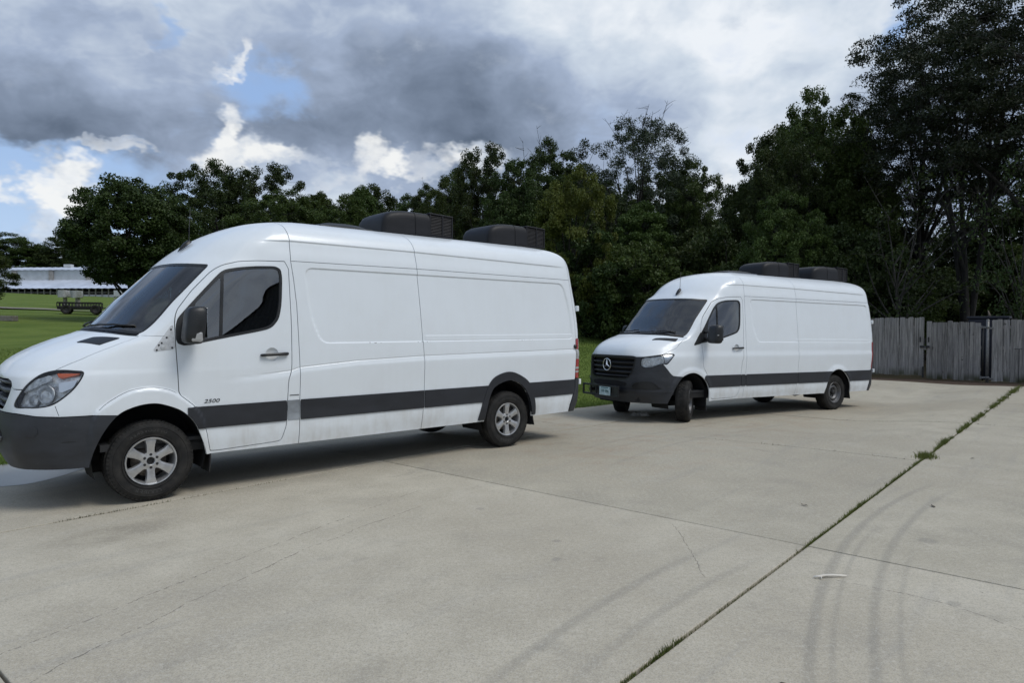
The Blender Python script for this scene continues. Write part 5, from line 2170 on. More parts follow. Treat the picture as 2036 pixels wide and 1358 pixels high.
    c = T.mix(T.math('MULTIPLY', crack, .65), c, (.045, .042, .036))
    # dark spots
    for (sa, sb, r) in ((4.05, 3.05, .045), (3.73, 2.81, .045), (4.34, 4.1, .05), (5.86, .95, .09), (4.62, .62, .05)):
        dd = T.math('SQRT', T.math('ADD', T.math('POWER', T.math('SUBTRACT', a, sa), 2.0), T.math('POWER', T.math('SUBTRACT', bb, sb), 2.0)))
        c = T.mix(T.math('MULTIPLY', T.smooth(T.math('ADD', dd, wob2), r, r * .5), .35), c, (.13, .128, .12))
    # grit of the broomed surface
    c = T.mix(T.math('MULTIPLY', T.smooth(n3, .44, .66), .50), c, (.215, .203, .178))
    c = T.mix(T.math('MULTIPLY', T.smooth(n4, .54, .70), .50), c, (.60, .58, .53))
    g6, _ = T.noise(p, 30.0, 5, .8)
    c = T.mix(T.math('MULTIPLY', T.smooth(g6, .50, .68), .42), c, (.255, .235, .195))
    c = T.mix(T.math('MULTIPLY', T.smooth(g6, .48, .34), .34), c, (.60, .565, .49))
    sp, _ = T.noise(p, 38.0, 2, .5)
    c = T.mix(T.math('MULTIPLY', T.smooth(sp, .735, .77), .55), c, (.09, .085, .078))
    T.l.new(c, b.inputs['Base Color'])
    T.l.new(T.lin(n2, .3, .7, .72, .9), b.inputs['Roughness'])
    b.inputs['Specular IOR Level'].default_value = .35
    h = T.math('ADD', T.math('MULTIPLY', n3, .5), T.math('SUBTRACT', T.math('MULTIPLY', n2, .6), T.math('MULTIPLY', crack, 1.5)))
    T.l.new(T.bump(h, .35, .006), b.inputs['Normal'])


ground_material()
concrete_material()
simple('joint_filler', (.030, .028, .022), .95, var=.3)


def build_ground():
    # one sheet, finer near the slabs, reaching far beyond the trees
    def axis(lo, hi, f0, f1, fine, grow):
        v = list(np.arange(f0, f1, fine))
        s, q = fine, v[-1]
        while q < hi:
            s *= grow
            q += s
            v.append(q)
        s, q = fine, v[0]
        while q > lo:
            s *= grow
            q -= s
            v.insert(0, q)
        return np.array(v)
    X = axis(-420, 420, -22, 24, .5, 1.14)
    Y = axis(-120, 520, -6, 44, .5, 1.14)
    gx, gy = np.meshgrid(X, Y)
    gz = ground_z(gx, gy)
    V = np.stack([gx, gy, gz], -1).reshape(-1, 3)
    i = np.arange(len(V)).reshape(gx.shape)
    Q = np.stack([i[:-1, :-1], i[:-1, 1:], i[1:, 1:], i[1:, :-1]], -1).reshape(-1, 4)
    o = link('lawn', mesh_np('lawn', V, Q, True), MATS['lawn_soil'])
    tag(o, kind='structure')
    # concrete slabs
    pad = empty('concrete_pad')
    tag(pad, kind='structure')
    rnd = random.Random(4)
    As = [-7.8, -3.5, .82, 5.15, 9.35, 13.5, 17.6, 22.8]
    Bs = [-17.8, -12.95, -8.1, -3.25, 1.60, 6.44, None]
    for ia in range(len(As) - 1):
        for ib in range(len(Bs) - 1):
            a0, a1 = As[ia] + .007, As[ia + 1] - .007
            b0 = Bs[ib] + .010
            n = 12
            ta = np.linspace(0, 1, n + 1)
            dz = rnd.uniform(-.003, .003)
            sa, sb = rnd.uniform(-.0006, .0006), rnd.uniform(-.0006, .0006)
            V = []
            # rings: top grid, then rounded rim, then wall foot
            def pt(s, t, inset, down):
                a = a0 + inset + (a1 - a0 - 2 * inset) * s
                b1 = Bs[ib + 1] - .010 if Bs[ib + 1] is not None else float(edge_b(a))
                b = b0 + inset + (b1 - b0 - 2 * inset) * t
                x, y = xy(a, b)
                return (x, y, float(pad_z(x, y)) + dz + sa * (a - a0) + sb * (b - b0) - down)
            for s in ta:
                for t in ta:
                    V.append(pt(s, t, .006, 0))
            F = []
            for p in range(n):
                for q in range(n):
                    k = p * (n + 1) + q
                    F.append((k, k + n + 1, k + n + 2, k + 1))
            per = [(ta[k], 0) for k in range(n)] + [(1, ta[k]) for k in range(n)] + [(1 - ta[k], 1) for k in range(n)] + [(0, 1 - ta[k]) for k in range(n)]
            def gi(s, t): return int(round(s * n)) * (n + 1) + int(round(t * n))
            base = len(V)
            for (s, t) in per: V.append(pt(s, t, .0012, .003))
            for (s, t) in per: V.append(pt(s, t, 0, .012))
            for (s, t) in per: V.append(pt(s, t, 0, .10))
            m = len(per)
            for k in range(m):
                k2 = (k + 1) % m
                F.append((gi(*per[k]), base + k, base + k2, gi(*per[k2])))
                for r in range(2):
                    F.append((base + r * m + k, base + (r + 1) * m + k, base + (r + 1) * m + k2, base + r * m + k2))
            me = mesh_np('slab', V, F, False)
            bm = bmesh.new()
            bm.from_mesh(me)
            bmesh.ops.recalc_face_normals(bm, faces=bm.faces[:])
            bm.to_mesh(me)
            bm.free()
            o = link('slab', me, MATS['concrete'], pad)
            k = (1.03 if As[ia] < 5 else .90) * rnd.uniform(.95, 1.04)
            o.color = (k, k, k * (1.0 if As[ia] < 5 else .985), 1)
    # packed dirt under the joints
    V, F = [], []
    for ia, a in enumerate(np.linspace(-7.9, 22.8, 80)):
        for ib, b in enumerate(np.linspace(-17.9, 1.0, 25)):
            bb = -17.9 + (float(edge_b(a)) - .05 + 17.9) * ib / 24
            x, y = xy(a, bb)
            V.append((x, y, float(pad_z(x, y)) - .055))
    for p in range(79):
        for q in range(24):
            k = p * 25 + q
            F.append((k, k + 25, k + 26, k + 1))
    link('joint_bed', mesh_np('joint_bed', V, F, True), MATS['joint_filler'], pad)


build_ground()


def blades(name, pts, hmin, hmax, w, mat_, lean=.5, seed=1, parent=None, zfun=None, hmul=None):
    """single-triangle grass blades rooted at pts (n,2) or (n,3)"""
    r = np.random.default_rng(seed)
    pts = np.asarray(pts, float)
    n = len(pts)
    z = pts[:, 2] if pts.shape[1] == 3 else zfun(pts[:, 0], pts[:, 1])
    az = r.uniform(0, 2 * pi, n)
    h = hmin + (hmax - hmin) * r.random(n) ** 1.5
    if hmul is not None: h = h * hmul
    ww = (w if np.isscalar(w) else np.asarray(w)) * r.uniform(.7, 1.3, n)
    la = r.uniform(0, 2 * pi, n)
    ll = r.uniform(0, lean, n) * h
    c, s = np.cos(az), np.sin(az)
    P0 = np.stack([pts[:, 0] - c * ww, pts[:, 1] - s * ww, z - .008], 1)
    P1 = np.stack([pts[:, 0] + c * ww, pts[:, 1] + s * ww, z - .008], 1)
    P2 = np.stack([pts[:, 0] + np.cos(la) * ll, pts[:, 1] + np.sin(la) * ll, z + h], 1)
    V = np.stack([P0, P1, P2], 1).reshape(-1, 3)
    F = np.arange(3 * n).reshape(-1, 3)
    return link(name, mesh_np(name, V, F), mat_, parent)


def leaf_material(name, c0, c1, trans=.25, spec=.25, rough=.55):
    m, T, b = mat(name)
    g = T.node('ShaderNodeNewGeometry')
    oi = T.node('ShaderNodeObjectInfo')
    n1, _ = T.noise(g.outputs['Position'], .55, 3, .6)
    f = T.math('ADD', T.math('MULTIPLY', g.outputs['Random Per Island'], .6), T.math('MULTIPLY', T.smooth(n1, .3, .7), .4))
    c = T.mix(f, c0, c1)
    hs = T.node('ShaderNodeHueSaturation')
    T.l.new(c, hs.inputs['Color'])
    T.l.new(T.lin(oi.outputs['Random'], 0, 1, .485, .512), hs.inputs['Hue'])
    T.l.new(T.lin(oi.outputs['Random'], 0, 1, .82, 1.18), hs.inputs['Value'])
    T.l.new(hs.outputs[0], b.inputs['Base Color'])
    b.inputs['Roughness'].default_value = rough
    b.inputs['Specular IOR Level'].default_value = spec
    out = T.n['Material Output']
    tr = T.node('ShaderNodeBsdfTranslucent')
    T.l.new(hs.outputs[0], tr.inputs['Color'])
    mx = T.node('ShaderNodeMixShader')
    mx.inputs[0].default_value = trans
    T.l.new(b.outputs[0], mx.inputs[1])
    T.l.new(tr.outputs[0], mx.inputs[2])
    T.l.new(mx.outputs[0], out.inputs['Surface'])
    return m


leaf_material('grass_blade', (.095, .145, .028), (.165, .22, .055), .4)
leaf_material('weed_leaf', (.070, .098, .022), (.150, .175, .045), .3)


def build_grass():
    r = np.random.default_rng(7)

    def scatter(n, a0, a1, t0, t1, pw=1.0):
        a = r.uniform(a0, a1, n)
        t = t0 + (t1 - t0) * r.random(n) ** pw
        b = edge_b(a) + t
        return np.stack(xy(a, b), 1)
    P = np.vstack([scatter(26000, -5, 6, -.07, 1.5, 1.6), scatter(34000, 6, 17, -.08, 3.0, 1.3)])
    tag(blades('grass', P, .025, .085, .0042, MATS['grass_blade'], .7, 3, zfun=ground_z), 'mown green lawn grass along the edge of the concrete', 'grass', kind='stuff')
    P = np.vstack([scatter(90000, 2, 34, 1.5, 16, 1.2)])
    keep = (P[:, 1] > 8) & (P[:, 0] < 12)
    P = P[keep]
    d = np.hypot(P[:, 0], P[:, 1])
    tag(blades('grass', P, .03, .07, np.clip(d * .0005, .005, .02), MATS['grass_blade'], .8, 4, zfun=ground_z), 'mown green lawn grass rising behind the vans', 'grass', kind='stuff')
    # weeds rooted in the open joints
    pts = []
    lw = []
    hs = []
    for a, sd, n, h in ((2.60, .07, 55, .022), (2.85, .05, 40, .016), (3.02, .05, 60, .024), (3.16, .04, 40, .016), (3.7, .12, 25, .012), (4.0, .1, 20, .012), (5.22, .08, 60, .02), (5.5, .12, 70, .024), (5.8, .2, 60, .02), (6.3, .16, 110, .03), (6.62, .12, 110, .03), (7.3, .2, 90, .028),
                        (8.0, .18, 110, .03), (8.4, .15, 80, .03), (9.1, .15, 90, .035), (9.66, .07, 300, .055), (10.5, .16, 120, .04), (10.95, .09, 220, .06), (12.0, .4, 160, .05), (13.0, .4, 220, .06), (14.0, .4, 240, .06), (15.0, .4, 220, .06), (16.2, .6, 260, .05), (17.8, .7, 320, .055), (19.5, .8, 450, .06), (21.0, .7, 520, .065)):
        n = int(n * 1.7)
        aa = r.normal(a, sd * 1.3, n)
        bb = 1.60 + r.normal(0, .007 + .0022 * max(0, a - 9), n) + (r.normal(0, .045, n) if a == 9.66 else 0)
        if a > 11:
            kp = (np.sin(aa * 3.1) + np.sin(aa * 7.7 + 1.0) + .6 * np.sin(aa * 17.0)) > -.35
            aa, bb = aa[kp], bb[kp]
        pts.append(np.stack(xy(aa, bb), 1))
        hs.append(np.full(len(aa), h * 1.35))
    aa = r.uniform(2.2, 22, 3600)
    pts.append(np.stack(xy(aa, 1.6 + r.normal(0, .005, 3600)), 1))
    hs.append(np.full(3600, .014))
    P = np.vstack(pts)
    z = pad_z(P[:, 0], P[:, 1]) - .004
    tag(blades('weeds', np.column_stack([P, z]), .4, 1.1, np.clip(np.concatenate(hs) * .09, .0014, .005), MATS['weed_leaf'], 1.1, 5, hmul=np.concatenate(hs)), 'green weeds growing along the long concrete joint', 'weeds', kind='stuff')
    pts = []
    for a, lo, hi, n in ((9.35, 1.7, 4.3, 160), (13.5, 1.0, 4.2, 260), (17.6, 1.2, 4.6, 260), (13.5, -1.5, 1.2, 120), (17.6, -2, 1.0, 140)):
        bb = r.uniform(lo, hi, n)
        bb = bb[np.sin(bb * 9 + a) > -.2]
        pts.append(np.stack(xy(a + r.normal(0, .006, len(bb)), bb), 1))
    aa = np.concatenate([r.normal(1.95, .10, 70), r.normal(2.25, .18, 90), r.uniform(1.8, 3.9, 120)])
    pts.append(np.stack(xy(aa, 6.44 + r.normal(0, .005, len(aa))), 1))
    P = np.vstack(pts)
    z = pad_z(P[:, 0], P[:, 1]) - .006
    tag(blades('weeds', np.column_stack([P, z]), .006, .030, .0035, MATS['weed_dry'], 1.0, 6), 'short dry weeds in the cross joints of the concrete', 'weeds', kind='stuff')


leaf_material('weed_dry', (.030, .034, .016), (.075, .075, .030), .2)
build_grass()


# puddle by the lawn at the nose of the nearer van
def build_puddle():
    m, T, b = mat('puddle_water')
    b.inputs['Base Color'].default_value = (.27, .26, .235, 1)
    b.inputs['Roughness'].default_value = .28
    b.inputs['Specular IOR Level'].default_value = .5
    tc = T.node('ShaderNodeTexCoord').outputs['Object']
    f, _ = T.noise(tc, 3.0, 2, .5)
    T.l.new(T.bump(f, .03, .01), b.inputs['Normal'])
    pts = spline([xy(a, b) for a, b in ((.2, 9.72), (2.5, 9.58), (3.6, 9.35), (4.0, 9.0), (3.4, 8.75), (2.75, 8.68), (2.35, 8.38), (2.0, 8.22), (1.6, 8.35), (.9, 8.2), (.2, 8.6), (-.2, 9.2))], 5, True)
    c = pts.mean(0)
    V = [(c[0], c[1], .0065)] + [(p[0], p[1], .0045) for p in pts]
    n = len(pts)
    F = [(0, 1 + k, 1 + (k + 1) % n) for k in range(n)]
    o = link('puddle_water', mesh_np('puddle_water', V, F, True), m)
    tag(o, kind='structure')


build_puddle()


# ------------------------------------------------------------------ fence and gate
def weathered_wood():
    m, T, b = mat('weathered_wood')
    tc = T.node('ShaderNodeTexCoord').outputs['Object']
    oi = T.node('ShaderNodeObjectInfo')
    p = T.vmath('ADD', tc, T.vmath('SCALE', T.comb(oi.outputs['Random'], oi.outputs['Random'], oi.outputs['Random']), scale=37.0))
    g, _ = T.noise(T.vmath('MULTIPLY', p, (30.0, 30.0, 1.4)), 1.0, 6, .65, .6)
    k, _ = T.noise(T.vmath('MULTIPLY', p, (9.0, 9.0, 5.0)), 1.0, 3, .6)
    v, _ = T.noise(p, 1.3, 3, .5)
    c = T.mix(T.smooth(g, .32, .70), (.125, .120, .115), (.335, .322, .305))
    c = T.mix(T.math('MULTIPLY', T.smooth(v, .45, .7), .4), c, (.24, .235, .24))
    c = T.mix(T.math('MULTIPLY', T.smooth(k, .68, .76), .8), c, (.035, .028, .022))
    z = T.sep(tc)[2]
    low = T.smooth(z, .28, .02)
    c = T.mix(T.math('MULTIPLY', low, T.smooth(v, .35, .65)), c, (.060, .062, .034))
    tone = T.lin(oi.outputs['Random'], 0, 1, .72, 1.18)
    c = T.mix(1.0, c, T.comb(tone, tone, tone), 'MULTIPLY')
    T.l.new(c, b.inputs['Base Color'])
    b.inputs['Roughness'].default_value = .9
    b.inputs['Specular IOR Level'].default_value = .2
    T.l.new(T.bump(g, .6, .004), b.inputs['Normal'])


weathered_wood()
simple('galvanised', (.17, .17, .168), .55, metal=.5, var=.25, scale=20)
simple('black_iron', (.012, .012, .012), .55, var=.3)
FA = 24.2


def fence_b(u):
    """b of the fence line where the bearing of photo column u crosses it"""
    dx, dy = (u - 1018) / 1357, 1.0
    a, b = ab(dx, dy)
    return b * FA / a


def build_fence():
    rnd = random.Random(11)
    yaw = atan2(-BX[1], -BX[0])               # local +x runs towards -b (to the right in view)

    def picket_mesh(w, h, seed):
        r = random.Random(seed)
        ear = .022 + r.uniform(-.006, .006)
        t = .017
        o = [(-w / 2, 0), (w / 2, 0), (w / 2, h - ear), (w / 2 - ear * .8, h), (-w / 2 + ear * .8, h), (-w / 2, h - ear)]
        mb = MB()
        mb.prism(o, -t / 2, t / 2, lambda a, b, d: (a, d, b))
        me = bpy.data.meshes.new('picket')
        me.from_pydata(mb.v, [], mb.f)
        bm = bmesh.new()
        bm.from_mesh(me)
        bmesh.ops.recalc_face_normals(bm, faces=bm.faces[:])
        bm.to_mesh(me)
        bm.free()
        me.materials.append(MATS['weathered_wood'])
        return me
    protos = [picket_mesh(.138, 1.78, k) for k in range(4)] + [picket_mesh(.115, 1.76, 9)]

    def section(name, b0, b1, h, label, cat, z0=.09, group=None, gap=.006):
        x0, y0 = xy(FA, b0)
        root = empty(name, (x0, y0, 0), (0, 0, yaw))
        tag(root, label, cat, group)
        L = b0 - b1
        x = 0.0
        while x < L - .06:
            me = protos[rnd.choice((0, 1, 2, 3, 0, 1, 2, 4))]
            w = .115 if me == protos[4] else .138
            o = bpy.data.objects.new('picket', me)
            COL.objects.link(o)
            o.parent = root
            o.location = (x + w / 2, rnd.uniform(-.006, .006), z0 + rnd.uniform(-.018, .018))
            o.rotation_euler = (rnd.uniform(-.012, .012), rnd.uniform(-.010, .010), rnd.uniform(-.03, .03))
            o.scale = (1, 1, h / 1.78 * rnd.uniform(.985, 1.012))
            x += w + gap + rnd.uniform(-.003, .004)
        for z in (.35, 1.0, 1.60):
            mb = MB()
            mb.box((L / 2, .035, z), (L - .04, .038, .088))
            mb.build('rail', MATS['weathered_wood'], root)
        return root
    bG0, bG1, bP = fence_b(1837.5), fence_b(1840), fence_b(1962)
    section('gate_leaf', 9.2, bG0, 1.80, 'weathered grey picket gate leaf behind the rear van, up to the latch', 'gate', .10, 'gate leaves', .004)
    section('gate_leaf', bG1 - .035, bP + .12, 1.74, 'weathered grey picket gate leaf between the latch and the steel post', 'gate', .03, 'gate leaves', .004)
    section('fence', bP - .12, -8.0, 1.79, 'weathered grey picket fence right of the steel gate post', 'fence', .02)
    # gate post of galvanised pipe with hinges
    x, y = xy(FA - .02, bP - .02)
    post = empty('gate_post', (x, y, 0), (0, 0, yaw))
    tag(post, 'galvanised steel gate post with hinge clamps in the picket fence', 'post')
    mb = MB()
    mb.tube([(0, 0, -.1), (0, 0, 1.79)], .042, 14)
    mb.lathe([(1.79, .046), (1.81, .046), (1.83, .025), (1.835, 0)], 14, 'Z')
    mb.build('pipe', MATS['galvanised'], post)
    for z in (1.60, .12):
        mb = MB()
        mb.lathe([(z - .03, .044), (z - .03, .052), (z + .03, .052), (z + .03, .044)], 14, 'Z')
        mb.box((-.09, -.01, z), (.13, .03, .055), bevel=.006)
        mb.box((.085, -.01, z - .03), (.10, .03, .05), bevel=.006)
        mb.box((-.155, -.01, z), (.05, .05, .09), bevel=.008)
        mb.build('hinge', MATS['galvanised'], post)
    mb = MB()
    mb.tube([(-.115, .02, .03), (-.115, .02, 1.6)], .022, 10)
    mb.build('gate_stile', MATS['black_iron'], post)
    # latch, padlock and hanging chain at the meeting edges
    x, y = xy(FA - .03, bG0)
    la = empty('gate_latch', (x, y, 0), (0, 0, yaw))
    tag(la, 'black iron gate latch with padlock and hanging chain', 'latch')
    mb = MB()
    mb.box((.02, -.01, 1.00), (.26, .03, .07), bevel=.008)
    mb.build('bolt', MATS['black_iron'], la)
    for k, (dx, z, h) in enumerate(((-.10, 1.22, .16), (.02, 1.17, .20), (.12, 1.22, .16))):
        mb = MB()
        mb.box((dx, 0, z), (.035, .02, h), bevel=.004)
        mb.build('slot_plate', MATS['black_iron'], la)
    mb = MB()
    mb.box((.03, -.04, .93), (.06, .03, .055), bevel=.008)
    ring(mb, .022, .006, (.03, -.04, .965), 16, 6, 'Y')
    mb.build('padlock', MATS['galvanised'], la)
    for k in range(9):
        mb = MB()
        ring(mb, .017, .006, (0, 0, 0), 10, 5, 'Y' if k % 2 else 'X')
        o = mb.build('chain_link', MATS['black_iron'], la)
        o.location = (.015, -.03, .86 - k * .045)
        o.scale = (1, 1, 1.5)
    mb = MB()
    mb.box((-.02, -.01, .22), (.05, .02, .34), bevel=.004)
    mb.build('drop_rod', MATS['black_iron'], la)
    # wire stake standing against the right section
    x, y = xy(FA - .06, fence_b(2026))
    st = empty('wire_stake', (x, y, 0), (0, 0, yaw))
    tag(st, 'thin black wire stake leaning on the fence at the right edge', 'stake')
    mb = MB()
    mb.tube([(0, 0, 0), (.01, .02, .98)], .008, 6)
    mb.tube([(-.10, 0, .97), (.08, .02, .99)], .007, 6)
    mb.build('wire', MATS['black_iron'], st)
    # dark blue bin behind the fence
    bx = simple('bin_blue', (.010, .012, .022), .55, var=.2)
    a = FA + 1.6
    b = fence_b(1966) * a / FA
    x, y = xy(a, b)
    bn = empty('storage_bin', (x, y, 0), (0, 0, yaw))
    tag(bn, 'dark navy storage bin behind the fence beside the gate post', 'bin')
    mb = MB()
    mb.box((0, 0, .93), (1.02, .7, 1.86), bevel=.05)
    mb.build('tub', bx, bn)
    mb = MB()
    mb.box((0, 0, 1.90), (1.08, .76, .08), bevel=.02)
    mb.build('lid', bx, bn)
    mb = MB()
    mb.tube([(0, 0, 1.93), (.0, 0, 2.0), (-.03, 0, 2.12)], [.05, .03, .015], 8)
    mb.build('lid_knob', simple('tan_plastic', (.12, .095, .07), .7), bn)


build_fence()
# ------------------------------------------------------------------ trees
leaf_material('leaf_dark', (.027, .044, .013), (.060, .088, .024), .28)
leaf_material('leaf_green', (.036, .060, .014), (.082, .118, .028), .3)
leaf_material('leaf_yellow', (.070, .095, .018), (.140, .165, .035), .3)
leaf_material('leaf_grey', (.030, .042, .024), (.060, .078, .044), .2)
leaf_material('leaf_locust', (.017, .026, .012), (.038, .052, .021), .2)


def bark_material(name, c0, c1):
    m, T, b = mat(name)
    tc = T.node('ShaderNodeTexCoord').outputs['Object']
    f, _ = T.noise(T.vmath('MULTIPLY', tc, (7.0, 7.0, 1.3)), 1.0, 5, .65)
    c = T.mix(T.smooth(f, .35, .68), c0, c1)
    T.l.new(c, b.inputs['Base Color'])
    b.inputs['Roughness'].default_value = .95
    T.l.new(T.bump(f, .8, .04), b.inputs['Normal'])


bark_material('bark_dark', (.012, .011, .009), (.036, .033, .028))
bark_material('bark_pale', (.028, .026, .022), (.070, .065, .056))


def tubes_np(paths, sides=6):
    """paths: list of (points (n,3), radii (n,)) -> one vertex/face set"""
    Vs, Fs, base = [], [], 0
    an = np.arange(sides) * 2 * pi / sides
    for P, R in paths:
        P = np.asarray(P, float)
        n = len(P)
        t = np.gradient(P, axis=0)
        t /= np.linalg.norm(t, axis=1, keepdims=True) + 1e-9
        ref = np.array((0.31, 0.87, 0.38))
        a = np.cross(t, ref)
        a /= np.linalg.norm(a, axis=1, keepdims=True) + 1e-9
        b = np.cross(t, a)
        ring_ = P[:, None, :] + np.asarray(R)[:, None, None] * (a[:, None, :] * np.cos(an)[None, :, None] + b[:, None, :] * np.sin(an)[None, :, None])
        Vs.append(ring_.reshape(-1, 3))
        i = np.arange(n * sides).reshape(n, sides)
        j = np.roll(i, -1, axis=1)
        Fs.append((np.stack([i[:-1], j[:-1], j[1:], i[1:]], -1).reshape(-1, 4)) + base)
        base += n * sides
    return np.vstack(Vs), np.vstack(Fs)


def curve3(p0, p1, p2, n):
    t = np.linspace(0, 1, n)[:, None]
    return (1 - t) ** 2 * p0 + 2 * t * (1 - t) * p1 + t * t * p2


def gen_tree(seed, H=11.0, RX=4.2, z0=.15, clumps=170, per=140, leaf=(.22, .12), rc=.62, flat=.7, lobes=.28, fill=.28, trunks=1, trunk_r=.20, gap=0.0, droop=0.0, bare=0, top_w=1.0, limb_up=.5, lean=0.0):
    r = np.random.default_rng(seed)
    zc = H * (z0 + 1) / 2
    RZ = H * (1 - z0) / 2
    # uneven envelope from a few random lobes
    ld = r.normal(size=(9, 3))
    ld /= np.linalg.norm(ld, axis=1, keepdims=True)
    la = r.uniform(-.8, 1.0, 9)

    def env(d):
        e = np.ones(len(d))
        for q, a in zip(ld, la):
            e += lobes * a * np.exp(3.2 * (d @ q - 1))
        return e
    C = []
    while len(C) < clumps:
        d = r.normal(size=(400, 3))
        d /= np.linalg.norm(d, axis=1, keepdims=True)
        rad = fill + (1 - fill) * r.random(400) ** .5
        e = env(d)
        p = d * (rad * e)[:, None]
        w = np.where(p[:, 2] > 0, 1 + (top_w - 1) * p[:, 2], 1.0)
        P = np.stack([p[:, 0] * RX * w, p[:, 1] * RX * w, zc + p[:, 2] * RZ], 1)
        ok = P[:, 2] > H * z0 * .8
        if gap > 0:
            g = np.sin(P[:, 0] * 1.7 + seed) * np.sin(P[:, 1] * 1.9 + 2 * seed) * np.sin(P[:, 2] * 1.5 + .7 * seed)
            ok &= g > (gap - .5) * .5
        C += P[ok].tolist()
    C = np.array(C[:clumps])
    paths = []
    samples = []
    # trunks
    tops = []
    for k in range(trunks):
        off = r.normal(0, .25 if trunks > 1 else .0, 2)
        sp = r.normal(0, RX * (.30 if trunks > 1 else .07), 2) + np.array((lean, 0))
        p0 = np.array((off[0], off[1], -.3))
        p2 = np.array((off[0] + sp[0], off[1] + sp[1], H * (.80 + .08 * r.random())))
        p1 = (p0 + p2) / 2 + np.array((r.normal(0, .3), r.normal(0, .3), 0)) - np.array((sp[0] * .3, sp[1] * .3, 0))
        P = curve3(p0, p1, p2, 14)
        tt = np.linspace(0, 1, 14)
        R = trunk_r / sqrt(trunks) * ((1 - tt) ** .8 * .95 + .05) * (1 + .5 * np.exp(-tt * 14))
        paths.append((P, R))
        tops.append((P, R))
    # limbs towards far-apart clumps
    tgt = [int(r.integers(len(C)))]
    dmin = np.linalg.norm(C - C[tgt[0]], axis=1)
    for _ in range(15):
        k = int(np.argmax(dmin))
        tgt.append(k)
        dmin = np.minimum(dmin, np.linalg.norm(C - C[k], axis=1))
    LP, LR = [], []
    for k in tgt:
        P, R = tops[int(r.integers(trunks))]
        c = C[k]
        hh = np.clip((c[2] - H * .05) * (.35 + .3 * r.random()), H * .12, H * .78)
        i = int(np.argmin(np.abs(P[:, 2] - hh)))
        s = P[i]
        e = s + (c - s) * .92
        m = (s + e) / 2 + np.array((0, 0, limb_up * np.linalg.norm(e[:2] - s[:2]) * .35)) + r.normal(0, .25, 3)
        Q = curve3(s, m, e, 9)
        q0 = max(.035, R[i] * .55)
        RR = q0 * (1 - np.linspace(0, 1, 9)) ** .8 + .012
        paths.append((Q, RR))
        LP.append(Q)
        LR.append(RR)
    S = np.vstack(LP + [t[0][6:] for t in tops])
    SR = np.concatenate(LR + [t[1][6:] for t in tops])
    twigs = []
    for c in C:
        d = np.linalg.norm(S - c, axis=1) + .6 * np.maximum(0, S[:, 2] - c[2])
        i = int(np.argmin(d))
        s = S[i]
        m = (s + c) / 2 + np.array((0, 0, .18 * np.linalg.norm(c - s))) + r.normal(0, .12, 3)
        Q = curve3(s, m, c + (c - s) * .12, 5)
        twigs.append((Q, np.linspace(min(SR[i] * .6, .035) + .006, .006, 5)))
    for k in range(bare):          # leafless twigs poking out of the crown
        c = C[int(r.integers(len(C)))]
        top = np.argsort(-C[:, 2])[:max(8, clumps // 6)]
        c = C[int(r.choice(top))]
        d = np.array((r.normal(0, .5), r.normal(0, .5), 1.0))
        d /= np.linalg.norm(d)
        L = r.uniform(.8, 2.0)
        e = c + d * L
        twigs.append((curve3(c - d * .6, c + r.normal(0, .15, 3), e, 6), np.linspace(.035, .008, 6)))
        for _ in range(4):
            s = c + d * L * r.uniform(.2, .9)
            f = s + np.array((r.normal(0, .45), r.normal(0, .45), r.uniform(.1, .6))) * .9
            twigs.append((curve3(s, (s + f) / 2 + r.normal(0, .06, 3), f, 4), np.linspace(.016, .005, 4)))
    V1, F1 = tubes_np(paths, 8)
    V2, F2 = tubes_np(twigs, 4)
    wood = mesh_np('wood', np.vstack([V1, V2]), np.vstack([F1, F2 + len(V1)]), True)
    # leaves
    n = len(C) * per
    if n == 0: return wood, None
    ci = np.repeat(np.arange(len(C)), per)
    sc = r.uniform(.65, 1.25, len(C))[ci]
    off = r.normal(size=(n, 3))
    off /= np.linalg.norm(off, axis=1, keepdims=True)
    off *= (r.random((n, 1)) ** .45) * np.array((rc, rc, rc * flat)) * sc[:, None]
    P = C[ci] + off
    if droop > 0:
        P[:, 2] -= droop * (off[:, 0] ** 2 + off[:, 1] ** 2) / rc
    nrm = r.normal(size=(n, 3)) * .75 + np.array((0, 0, .75)) + (C[ci] - np.array((0, 0, zc * .8))) * .05
    nrm /= np.linalg.norm(nrm, axis=1, keepdims=True)
    dr = np.cross(nrm, r.normal(size=(n, 3)))
    dr /= np.linalg.norm(dr, axis=1, keepdims=True)
    sd = np.cross(nrm, dr)
    s = r.uniform(.7, 1.25, n)[:, None]
    l, w = leaf[0] * s / 2, leaf[1] * s / 2
    fold = nrm * (leaf[1] * .18) * s
    A = P - dr * l
    B = P + sd * w - dr * l * .1 + fold
    Cc = P + dr * l
    D = P - sd * w - dr * l * .1 + fold
    LV = np.stack([A, B, Cc, D], 1).reshape(-1, 3)
    LF = np.arange(4 * n).reshape(-1, 4)
    return wood, mesh_np('crown', LV, LF)


PROTO = {}


def proto(name, matn, bark='bark_dark', **kw):
    w, l = gen_tree(**kw)
    w.materials.append(MATS[bark])
    if l is not None: l.materials.append(MATS[matn])
    PROTO[name] = (w, l, kw.get('H', 11.0), kw.get('RX', 4.2))


